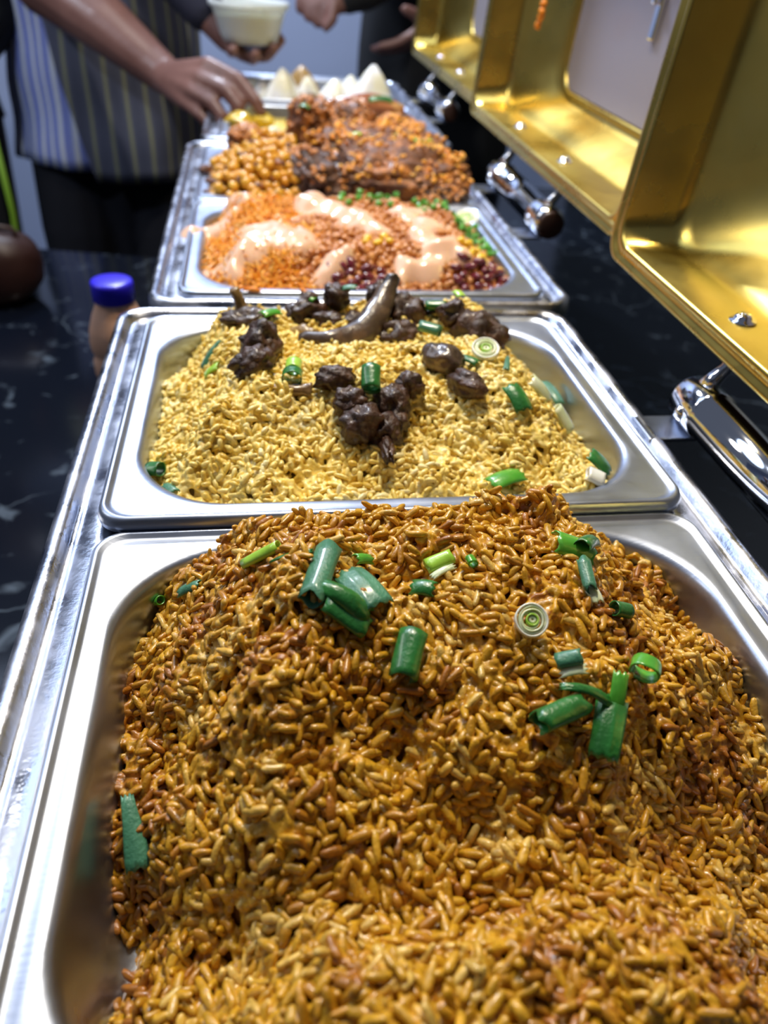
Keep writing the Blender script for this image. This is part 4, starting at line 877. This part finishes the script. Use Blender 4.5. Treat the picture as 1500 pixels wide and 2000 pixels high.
saus('brown greenish tangle left of the reddish sausage', (0.085, 1.290, 0.024), (0.030, 0.026, 0.026), 'bone', 133, 0.3)
saus('dark rounded meat piece between the tangle and the sausage', (0.115, 1.270, 0.026), (0.018, 0.020, 0.022), 'meat_skin', 134, 0.9)
saus('brown meat piece at the right end of the far pan', (0.225, 1.300, 0.010), (0.028, 0.030, 0.016), 'rib', 135, 0.4)
sc_sheet(lambda x, y, f=False: 0.052, (0.170, 1.262), (0.205, 1.262), 0.016, 'leaf', 'bright green scallion curl on the reddish sausage', lift=0, curl=0.8)
def samosa(label, x, y, r, h, m, seed, rz):
    bm = bmesh.new(); n = 20; rings = []; ns = 7
    for i in range(ns+1):
        f = i/ns; ring = []
        for j in range(n):
            a = 2*PI*j/n; k = 0.5+0.5*math.cos(4*a); rad = 1.25*r*(1-f)**0.62*(0.80+0.24*k)*(1.0 if i < ns else 1)
            rad = max(rad, r*0.06)
            if i == 0: rad *= 0.9
            ring.append((rad*math.cos(a), rad*math.sin(a)*0.85, h*(f**0.95)+0.002*mnoise.noise(Vector((a, f*3, seed)))))
        rings.append(ring)
    loft(bm, rings, True, True)
    return tag(from_bm('samosa', bm, M[m], loc=(x, y, -0.052), rot=(0, 0, rz)), label, 'samosa', 'samosas in the farthest pan')
samosa('pointed white samosa at the left end of the farthest pan', 0.055, 1.565, 0.046, 0.094, 'samosa', 1, 0.5)
samosa('rounded white samosa in front of the brown one', 0.100, 1.575, 0.040, 0.082, 'samosa', 2, 1.0)
samosa('low white samosa in the middle of the farthest pan', 0.150, 1.575, 0.046, 0.080, 'samosa', 3, 0.2)
samosa('tallest white samosa at the right end of the farthest pan', 0.220, 1.585, 0.056, 0.104, 'samosa', 4, 0.8)
samosa('golden brown samosa peeking out behind the rounded white one', 0.094, 1.665, 0.044, 0.086, 'samosa_brown', 5, 0.3)
samosa('bluish white samosa half hidden behind the pointed left one', 0.020, 1.610, 0.036, 0.066, 'samosa', 6, 0.3)
samosa('white samosa wedged between the low one and the tallest one', 0.185, 1.640, 0.040, 0.078, 'samosa', 7, 0.9)

# ---------------------------------------------------------------- sauce bottle
bt = thing('sauce_bottle', 'peach-coloured sauce bottle with blue cap on the counter left of the dishes', 'bottle', (-0.143, 0.770, -0.25))
prof = [(0.024, 0.0), (0.0285, 0.004)]
for k in range(5):
    z = 0.030+k*0.026; prof += [(0.0295, z-0.006), (0.0275, z-0.0015), (0.0272, z), (0.0275, z+0.0015), (0.0295, z+0.006)]
prof += [(0.0300, 0.150), (0.0285, 0.162), (0.0240, 0.176), (0.0195, 0.186), (0.0180, 0.193)]
bm = lathe(prof, 32)
for v in bm.verts:       # flattened panels between the grooves
    a = math.atan2(v.co.y, v.co.x); v.co.x *= 1-0.03*math.cos(6*a); v.co.y *= 1-0.03*math.cos(6*a)
from_bm('bottle_body', bm, M['bottle'], bt)
from_bm('cap', lathe([(0.0195, 0.190), (0.0205, 0.191), (0.0205, 0.207), (0.0198, 0.2095), (0.017, 0.2105), (0.002, 0.2105)], 36), M['cap'], bt)

# dark brown bag at the left edge
bg = thing('handbag', 'dark brown rounded leather bag on the counter at the left edge', 'bag', (-0.405, 1.235, -0.25))
link('bag_body', chunk_mesh('bag_body', (0.075, 0.055, 0.055), 3, 0.05, 1.0, 0.8, 4), M['bag'], bg, loc=(0, 0, 0.052))
bm = bmesh.new(); tube_pts(bm, [(-0.05, 0, 0.09), (-0.045, 0, 0.108), (0.0, 0.0, 0.116), (0.045, 0, 0.108), (0.05, 0, 0.09)], 0.004); from_bm('bag_handle', bm, M['bag'], bg)

# ---------------------------------------------------------------- people
def capsule(bm, a, b, ra, rb):
    for p, r in ((a, ra), (b, rb)): bmesh.ops.create_icosphere(bm, subdivisions=2, radius=r, matrix=Matrix.Translation(p))
    if (b-a).length > 1e-4: tube_pts(bm, [a, b], [ra*0.985, rb*0.985], 14)
def ellip(bm, c, s, rot=(0, 0, 0)):
    bmesh.ops.create_icosphere(bm, subdivisions=3, radius=1.0, matrix=Matrix.Translation(c) @ Euler(rot).to_matrix().to_4x4() @ Matrix.Diagonal((*s, 1)))
def chain(bm, pts):
    for i in range(len(pts)-1):
        (a, ra), (b, rb) = pts[i], pts[i+1]; capsule(bm, Vector(a), Vector(b), ra, rb)
def solid(name, bm, voxel, m, parent, smooth=5):
    me = bpy.data.meshes.new('tmp'); bm.to_mesh(me); bm.free(); o = bpy.data.objects.new('tmp', me); COL.objects.link(o)
    r = o.modifiers.new('r', 'REMESH'); r.mode = 'VOXEL'; r.voxel_size = voxel
    s_ = o.modifiers.new('s', 'SMOOTH'); s_.factor = 0.5; s_.iterations = smooth
    dg = bpy.context.evaluated_depsgraph_get(); dg.update(); me2 = bpy.data.meshes.new_from_object(o.evaluated_get(dg)); me2.name = name
    bpy.data.objects.remove(o); me2.polygons.foreach_set('use_smooth', [True]*len(me2.polygons)); me2.materials.clear()
    return link(name, me2, m, parent)
def head(bm, c, f):
    """head centred at c, facing the unit vector f"""
    c = Vector(c); f = Vector(f).normalized(); s = f.cross(Vector((0, 0, 1))); yaw = math.atan2(f.y, f.x)
    ellip(bm, c+Vector((0, 0, 0.02)), (0.095, 0.075, 0.095), (0, 0, yaw)); ellip(bm, c+f*0.025-Vector((0, 0, 0.055)), (0.062, 0.055, 0.062), (0, 0, yaw))
    capsule(bm, c+f*0.088+Vector((0, 0, 0.005)), c+f*0.105-Vector((0, 0, 0.028)), 0.010, 0.015)
    for k in (-1, 1):
        ellip(bm, c+s*0.078*k-Vector((0, 0, 0.01)), (0.016, 0.008, 0.030), (0, 0, yaw)); ellip(bm, c+f*0.080+s*0.030*k+Vector((0, 0, 0.028)), (0.014, 0.022, 0.010), (0, 0, yaw))
    ellip(bm, c+f*0.083-Vector((0, 0, 0.058)), (0.014, 0.026, 0.010), (0, 0, yaw))
def trunk(bm, hip, chest, sh_l, sh_r, neck, w=1.0):
    hip = Vector(hip); chest = Vector(chest)
    ellip(bm, hip, (0.165*w, 0.115*w, 0.12)); ellip(bm, hip.lerp(chest, 0.45), (0.150*w, 0.110*w, 0.14)); ellip(bm, chest, (0.170*w, 0.115*w, 0.16))
    capsule(bm, Vector(sh_l), Vector(sh_r), 0.055, 0.055); capsule(bm, (Vector(sh_l)+Vector(sh_r))/2, Vector(neck), 0.06, 0.052)
def legs(bm, hx, y, gap, top, r=1.0):
    for k in (-1, 1):
        x = hx+k*gap
        chain(bm, [((x, y, top), 0.085*r), ((x, y-0.015, FLOOR+0.50), 0.058*r), ((x, y, FLOOR+0.32), 0.056*r), ((x, y+0.01, FLOOR+0.09), 0.038*r)])
        capsule(bm, Vector((x, y+0.02, FLOOR+0.045)), Vector((x, y-0.13, FLOOR+0.035)), 0.038, 0.030)
def garment(name, rings_f, m, parent, p0=0.0, p1=2*PI, n=72, solid_=0.004):
    """cloth shell: rings_f(phi, k) -> point, k in 0..1 from top to hem; UV u follows the width"""
    full = abs(p1-p0-2*PI) < 1e-3; nk = 26; bm = bmesh.new(); uv = bm.loops.layers.uv.new('uv'); g = []
    for i in range(nk+1):
        g.append([bm.verts.new(rings_f(p0+(p1-p0)*j/n, i/nk)) for j in range(n+(0 if full else 1))])
    for i in range(nk):
        for j in range(n):
            j2 = (j+1) % len(g[0]); f = bm.faces.new((g[i][j], g[i][j2], g[i+1][j2], g[i+1][j]))
            for lp, (jj, ii) in zip(f.loops, ((j, i), (j+1, i), (j+1, i+1), (j, i+1))): lp[uv].uv = ((p0+(p1-p0)*jj/n)/(2*PI), ii/nk)
    me = bpy.data.meshes.new(name); bm.to_mesh(me); bm.free(); me.polygons.foreach_set('use_smooth', [True]*len(me.polygons))
    o = link(name, me, m, parent); so = o.modifiers.new('cloth', 'SOLIDIFY'); so.thickness = solid_; so.offset = 1; return o

# person A: serves with the right hand, holds a tub in the left
pa = thing('person', 'person in blue striped shirt with its shaded part painted grey, serving food and holding a white tub', 'person', (-0.27, 1.85, FLOOR))
PA = Vector((0.27, -1.85, -FLOOR))
def sh(p): return tuple(Vector(p)+PA)
bm = bmesh.new()
trunk(bm, sh((-0.28, 1.85, -0.08)), sh((-0.28, 1.86, 0.25)), sh((-0.44, 1.86, 0.37)), sh((-0.12, 1.88, 0.37)), sh((-0.27, 1.83, 0.47)))
head(bm, sh((-0.26, 1.80, 0.59)), (0.35, -1, -0.3)); 
for k in (-1, 1):
    x = -0.285+k*0.085+0.27
    chain(bm, [((x, 0, 0.86), 0.085), ((x, -0.015, 0.50), 0.058), ((x, 0, 0.32), 0.056), ((x, 0.01, 0.09), 0.038)]); capsule(bm, Vector((x, 0.02, 0.045)), Vector((x, -0.13, 0.035)), 0.038, 0.030)
chain(bm, [(sh((-0.45, 1.86, 0.36)), 0.055), (sh((-0.385, 1.665, 0.175)), 0.046), (sh((-0.335, 1.625, 0.145)), 0.056), (sh((-0.235, 1.565, 0.090)), 0.047), (sh((-0.165, 1.52, 0.045)), 0.035), (sh((-0.140, 1.50, 0.030)), 0.031)])
for kp in ((-0.066, 1.405, 0.062), (-0.078, 1.395, 0.046), (-0.092, 1.392, 0.028), (-0.104, 1.40, 0.010)):
    capsule(bm, Vector(sh((-0.140, 1.49, 0.028))), Vector(sh(kp)), 0.026, 0.0135)
FG = [[(-0.066, 1.403, 0.064), (-0.020, 1.372, 0.050), (0.006, 1.350, 0.024), (0.014, 1.345, 0.010)],
      [(-0.078, 1.393, 0.046), (-0.040, 1.362, 0.036), (-0.020, 1.345, 0.016), (-0.022, 1.345, 0.000)],
      [(-0.092, 1.390, 0.028), (-0.062, 1.360, 0.018), (-0.046, 1.345, 0.002), (-0.050, 1.350, -0.012)],
      [(-0.104, 1.398, 0.010), (-0.084, 1.370, 0.000), (-0.070, 1.360, -0.010), (-0.072, 1.365, -0.020)]]
for f_, r0 in zip(FG, (0.0115, 0.0115, 0.011, 0.0095)): chain(bm, [(sh(f_[0]), r0*1.12), (sh(f_[1]), r0), (sh(f_[2]), r0*0.92), (sh(f_[3]), r0*0.8)])
chain(bm, [(sh((-0.118, 1.462, 0.012)), 0.018), (sh((-0.082, 1.430, -0.004)), 0.013), (sh((-0.056, 1.400, -0.008)), 0.011), (sh((-0.040, 1.380, -0.006)), 0.009)])
# left arm and the hand under the tub
chain(bm, [(sh((-0.11, 1.89, 0.36)), 0.055), (sh((-0.215, 1.755, 0.245)), 0.044), (sh((-0.150, 1.700, 0.185)), 0.041), (sh((-0.062, 1.645, 0.098)), 0.028), (sh((-0.045, 1.632, 0.080)), 0.024)])
for kp in ((-0.012, 1.600, 0.054), (-0.006, 1.618, 0.050), (0.000, 1.636, 0.050), (0.002, 1.652, 0.054)): capsule(bm, Vector(sh((-0.045, 1.632, 0.074))), Vector(sh(kp)), 0.020, 0.012)
for f_ in ([(-0.030, 1.592, 0.062), (-0.032, 1.570, 0.062), (-0.028, 1.553, 0.068)], [(-0.012, 1.600, 0.054), (0.004, 1.575, 0.052), (0.010, 1.558, 0.062)], [(-0.006, 1.618, 0.050), (0.028, 1.590, 0.056), (0.042, 1.572, 0.072)], [(0.000, 1.636, 0.050), (0.036, 1.618, 0.060), (0.054, 1.605, 0.080)], [(0.002, 1.652, 0.054), (0.034, 1.650, 0.062), (0.050, 1.645, 0.082)]):
    chain(bm, [(sh(f_[0]), 0.0115), (sh(f_[1]), 0.0105), (sh(f_[2]), 0.0100)])
solid('body', bm, 0.0045, M['skin'], pa, 4)
def shirtf(cx, cy, a, b, top, hem, flare=0.10, fold=0.006, out=0.0, hemslope=0.0, ph=0.0):
    def f(phi, k):
        z = top+(hem-top)*k; q = 0.80+0.20*min(k*6, 1)+flare*k*k; fd = fold*k*(math.sin(phi*7+k*3+ph)+0.6*math.sin(phi*13-k*5)+0.5*math.sin(k*26+phi*2))
        zz = z+hemslope*math.cos(phi)*k*k
        return Vector((cx+(a*q+out+fd)*math.cos(phi), cy+(b*q+out+fd)*math.sin(phi), zz))+PA
    return f
garment('shirt', shirtf(-0.293, 1.855, 0.172, 0.128, 0.42, -0.180, 0.12, 0.006, hemslope=-0.004), M['shirt'], pa)
def shirt_shadef(phi, k):
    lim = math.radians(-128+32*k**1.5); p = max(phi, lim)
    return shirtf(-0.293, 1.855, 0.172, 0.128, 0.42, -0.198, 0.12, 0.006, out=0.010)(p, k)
garment('shirt_shade_shell', shirt_shadef, M['shaded_shirt'], pa, math.radians(-128), math.radians(40), 60, 0.003)  # added shell over the shirt, its grey colour stands for the shaded part
bm = bmesh.new(); chain(bm, [(sh((-0.11, 1.89, 0.365)), 0.068), (sh((-0.215, 1.755, 0.250)), 0.058), (sh((-0.150, 1.700, 0.190)), 0.052), (sh((-0.080, 1.655, 0.118)), 0.040)])
solid('left_sleeve', bm, 0.006, M['dark_sleeve'], pa, 3)
bm = bmesh.new(); chain(bm, [(sh((-0.45, 1.86, 0.365)), 0.070), (sh((-0.400, 1.70, 0.215)), 0.060)]); solid('right_sleeve', bm, 0.006, M['shaded_shirt'], pa, 3)
bm = bmesh.new()
for k in (-1, 1): chain(bm, [((-0.015+k*0.082, 0.0, 0.93), 0.100), ((-0.015+k*0.095, -0.010, 0.70), 0.092), ((-0.015+k*0.098, -0.010, 0.45), 0.078), ((-0.015+k*0.098, 0.0, 0.12), 0.064)])
capsule(bm, Vector((-0.075, 0, 0.92)), Vector((0.045, 0, 0.92)), 0.115, 0.115); chain(bm, [((-0.015, 0, 0.90), 0.11), ((-0.015, 0.0, 0.62), 0.06), ((0.0, 0.01, 0.30), 0.03)])
solid('trousers', bm, 0.008, M['trousers'], pa, 4)
def shoes(parent, xs, y):
    for x in xs:
        bm = bmesh.new(); ellip(bm, (x, y-0.05, 0.04), (0.048, 0.135, 0.040)); ellip(bm, (x, y+0.03, 0.06), (0.045, 0.06, 0.055)); add_box(bm, (x, y-0.045, 0.012), (0.085, 0.25, 0.020), 0.006)
        solid('shoe', bm, 0.005, M['shoe'], parent, 2)
shoes(pa, (-0.113, 0.083), 0.0)
bm = bmesh.new(); ellip(bm, sh((-0.265, 1.815, 0.635)), (0.098, 0.098, 0.080)); solid('hair', bm, 0.006, M['hair'], pa, 2)

# white tub with food in the left hand
tb = thing('plastic_tub', 'white plastic tub of pale food held up over the samosas', 'tub', (0.000, 1.605, 0.074))
bm = bmesh.new(); loft(bm, [circ(r, z, 40) for r, z in ((0.040, 0.0), (0.047, 0.003), (0.052, 0.014), (0.062, 0.048), (0.0655, 0.052), (0.0690, 0.054), (0.0690, 0.062), (0.0660, 0.0625), (0.0640, 0.0560), (0.0610, 0.050), (0.0500, 0.014), (0.040, 0.005))], True, True)
from_bm('tub_body', bm, M['tub'], tb)
bm = lathe([(0.044, 0.0060), (0.0495, 0.014), (0.0585, 0.044), (0.05, 0.050), (0.02, 0.053), (0.002, 0.053)], 30); from_bm('tub_food', bm, M['onion'], tb)
# serving spoon in the right hand
sp = thing('serving_spoon', 'steel serving spoon held in the fingers over the yellow vegetables', 'spoon', (-0.045, 1.355, -0.005))
bm = bmesh.new(); tube_pts(bm, [(-0.020, 0.05, 0.045), (-0.004, 0.012, 0.010), (0.004, -0.020, -0.008), (0.010, -0.045, -0.014)], [0.005, 0.005, 0.004, 0.006]); from_bm('handle', bm, M['chrome'], sp)
bm = bmesh.new(); bmesh.ops.create_uvsphere(bm, u_segments=20, v_segments=12, radius=1.0)
for v in list(bm.verts):
    if v.co.z > 0.15: bm.verts.remove(v)
bmesh.ops.transform(bm, matrix=Matrix.Translation((0.014, -0.066, -0.010)) @ Matrix.Diagonal((0.020, 0.028, 0.010, 1)), verts=bm.verts)
o = from_bm('spoon_bowl', bm, M['chrome'], sp); so = o.modifiers.new('t', 'SOLIDIFY'); so.thickness = 0.0012

# person D: dark clothes at the far right, both hands over the buffet
pd = thing('person', 'person in black clothes at the far end behind the gold lids, open brown hand', 'person', (0.47, 2.22, FLOOR)); PD = Vector((-0.47, -2.22, -FLOOR))
def sd(p): return tuple(Vector(p)+PD)
bm = bmesh.new(); trunk(bm, sd((0.47, 2.22, -0.08)), sd((0.45, 2.20, 0.25)), sd((0.29, 2.18, 0.37)), sd((0.62, 2.22, 0.37)), sd((0.44, 2.16, 0.47))); head(bm, sd((0.42, 2.13, 0.59)), (-0.4, -1, -0.3))
for k in (-1, 1):
    x = k*0.085; chain(bm, [((x, 0, 0.86), 0.085), ((x, -0.015, 0.50), 0.058), ((x, 0, 0.32), 0.056), ((x, 0.01, 0.09), 0.038)]); capsule(bm, Vector((x, 0.02, 0.045)), Vector((x, -0.13, 0.035)), 0.038, 0.030)
# right arm across to the left, hanging hand
chain(bm, [(sd((0.30, 2.18, 0.36)), 0.055), (sd((0.32, 2.02, 0.19)), 0.044), (sd((0.24, 1.93, 0.150)), 0.036), (sd((0.185, 1.90, 0.125)), 0.027)])
for kp, tip in (((0.150, 1.895, 0.110), (0.158, 1.885, 0.082)), ((0.135, 1.90, 0.112), (0.140, 1.89, 0.084)), ((0.120, 1.91, 0.115), (0.122, 1.90, 0.092)), ((0.108, 1.92, 0.122), (0.106, 1.915, 0.104))):
    capsule(bm, Vector(sd((0.175, 1.90, 0.122))), Vector(sd(kp)), 0.022, 0.0125); chain(bm, [(sd(kp), 0.0125), (sd(tip), 0.0115)])
chain(bm, [(sd((0.172, 1.885, 0.115)), 0.014), (sd((0.168, 1.872, 0.092)), 0.012), (sd((0.156, 1.868, 0.078)), 0.010)])
# left arm, open hand with the thumb up
chain(bm, [(sd((0.62, 2.22, 0.36)), 0.055), (sd((0.56, 2.02, 0.17)), 0.044), (sd((0.45, 1.94, 0.100)), 0.038), (sd((0.375, 1.905, 0.078)), 0.028)])
for k, (kp, mid, tip) in enumerate((((0.345, 1.89, 0.075), (0.308, 1.885, 0.056), (0.272, 1.885, 0.048)), ((0.345, 1.90, 0.066), (0.305, 1.90, 0.050), (0.262, 1.90, 0.042)), ((0.348, 1.912, 0.060), (0.312, 1.915, 0.044), (0.275, 1.915, 0.036)), ((0.352, 1.922, 0.056), (0.325, 1.928, 0.042), (0.300, 1.93, 0.036)))):
    capsule(bm, Vector(sd((0.375, 1.905, 0.076))), Vector(sd(kp)), 0.024, 0.012); chain(bm, [(sd(kp), 0.0118), (sd(mid), 0.0105), (sd(tip), 0.0088)])
chain(bm, [(sd((0.368, 1.893, 0.090)), 0.016), (sd((0.345, 1.885, 0.110)), 0.0125), (sd((0.320, 1.88, 0.118)), 0.0105)])
solid('body', bm, 0.0055, M['skin'], pd, 4)
PA_save = PA; PA = PD
garment('tunic', shirtf(0.465, 2.22, 0.185, 0.135, 0.42, -0.30, 0.22, 0.005), M['dark_cloth'], pd)
PA = PA_save
bm = bmesh.new(); chain(bm, [(sd((0.30, 2.18, 0.365)), 0.070), (sd((0.32, 2.02, 0.195)), 0.060), (sd((0.235, 1.925, 0.150)), 0.048), (sd((0.205, 1.905, 0.135)), 0.036)]); solid('right_sleeve', bm, 0.006, M['dark_cloth'], pd, 3)
bm = bmesh.new(); chain(bm, [(sd((0.62, 2.22, 0.365)), 0.070), (sd((0.56, 2.02, 0.175)), 0.060), (sd((0.42, 1.925, 0.088)), 0.046)]); solid('left_sleeve', bm, 0.006, M['dark_cloth'], pd, 3)
bm = bmesh.new()
for k in (-1, 1): chain(bm, [((k*0.085, 0, 0.90), 0.105), ((k*0.092, -0.01, 0.48), 0.080), ((k*0.092, 0, 0.12), 0.064)])
solid('trousers', bm, 0.009, M['dark_cloth'], pd, 3); shoes(pd, (-0.092, 0.092), 0.0)
bm = bmesh.new(); ellip(bm, sd((0.425, 2.145, 0.635)), (0.098, 0.098, 0.080)); solid('hair', bm, 0.006, M['hair'], pd, 2)

# person E: left edge, dark jacket with lime piping
pe = thing('person', 'person at the left picture edge in dark clothes with lime green piping', 'person', (-0.675, 1.80, FLOOR)); PE = Vector((0.675, -1.80, -FLOOR))
def se(p): return tuple(Vector(p)+PE)
bm = bmesh.new(); trunk(bm, se((-0.675, 1.80, -0.08)), se((-0.675, 1.80, 0.25)), se((-0.84, 1.80, 0.37)), se((-0.51, 1.80, 0.37)), se((-0.675, 1.78, 0.47))); head(bm, se((-0.67, 1.76, 0.59)), (0.3, -1, -0.1))
for k in (-1, 1):
    x = k*0.085; chain(bm, [((x, 0, 0.86), 0.085), ((x, -0.015, 0.50), 0.058), ((x, 0, 0.32), 0.056), ((x, 0.01, 0.09), 0.038)]); capsule(bm, Vector((x, 0.02, 0.045)), Vector((x, -0.13, 0.035)), 0.038, 0.030)
    sx = -0.675+k*0.175; chain(bm, [(se((sx, 1.80, 0.36)), 0.055), (se((sx+k*0.03, 1.80, 0.08)), 0.043), (se((sx-k*0.06, 1.72, -0.02)), 0.034), (se((-0.675+k*0.05, 1.665, 0.0)), 0.026)])
    for q in range(4): chain(bm, [(se((-0.675+k*0.045, 1.665, 0.004)), 0.018), (se((-0.675+k*0.01, 1.650, 0.022-q*0.016)), 0.011), (se((-0.675-k*0.03, 1.645, 0.018-q*0.015)), 0.009)])
    chain(bm, [(se((-0.675+k*0.045, 1.66, 0.012)), 0.013), (se((-0.675+k*0.02, 1.645, 0.034)), 0.010)])
solid('body', bm, 0.0065, M['skin_dark'], pe, 4)
PA = PE
jf = shirtf(-0.672, 1.80, 0.152, 0.118, 0.42, -0.10, 0.18, 0.003)
garment('jacket', jf, M['dark_cloth'], pe)
PA = PA_save
bm = bmesh.new()
for k in (-1, 1): chain(bm, [((k*0.080, 0, 0.92), 0.100), ((k*0.088, -0.01, 0.48), 0.078), ((k*0.088, 0, 0.12), 0.062)])
solid('trousers', bm, 0.008, M['trousers'], pe, 3); shoes(pe, (-0.088, 0.088), 0.0)
for k in (-1, 1):
    sx = -0.675+k*0.175; bm = bmesh.new(); chain(bm, [(se((sx, 1.80, 0.36)), 0.066), (se((sx+k*0.03, 1.80, 0.08)), 0.054), (se((sx-k*0.06, 1.72, -0.02)), 0.044)]); solid('sleeve', bm, 0.006, M['dark_cloth'], pe, 3)
bm = bmesh.new(); tube_pts(bm, [tuple(Vector(jf(math.radians(-42), k/10))+Vector((0.003, -0.003, 0))) for k in range(11)], 0.006, 8); from_bm('jacket_piping', bm, M['lime'], pe)
bm = bmesh.new(); tube_pts(bm, [(0.172, -0.062, 0.90), (0.176, -0.060, 0.75), (0.165, -0.055, 0.6), (0.155, -0.05, 0.3)], 0.006, 8); from_bm('trouser_piping', bm, M['lime'], pe)
bm = bmesh.new(); ellip(bm, se((-0.672, 1.785, 0.635)), (0.098, 0.098, 0.080)); solid('hair', bm, 0.006, M['hair'], pe, 2)
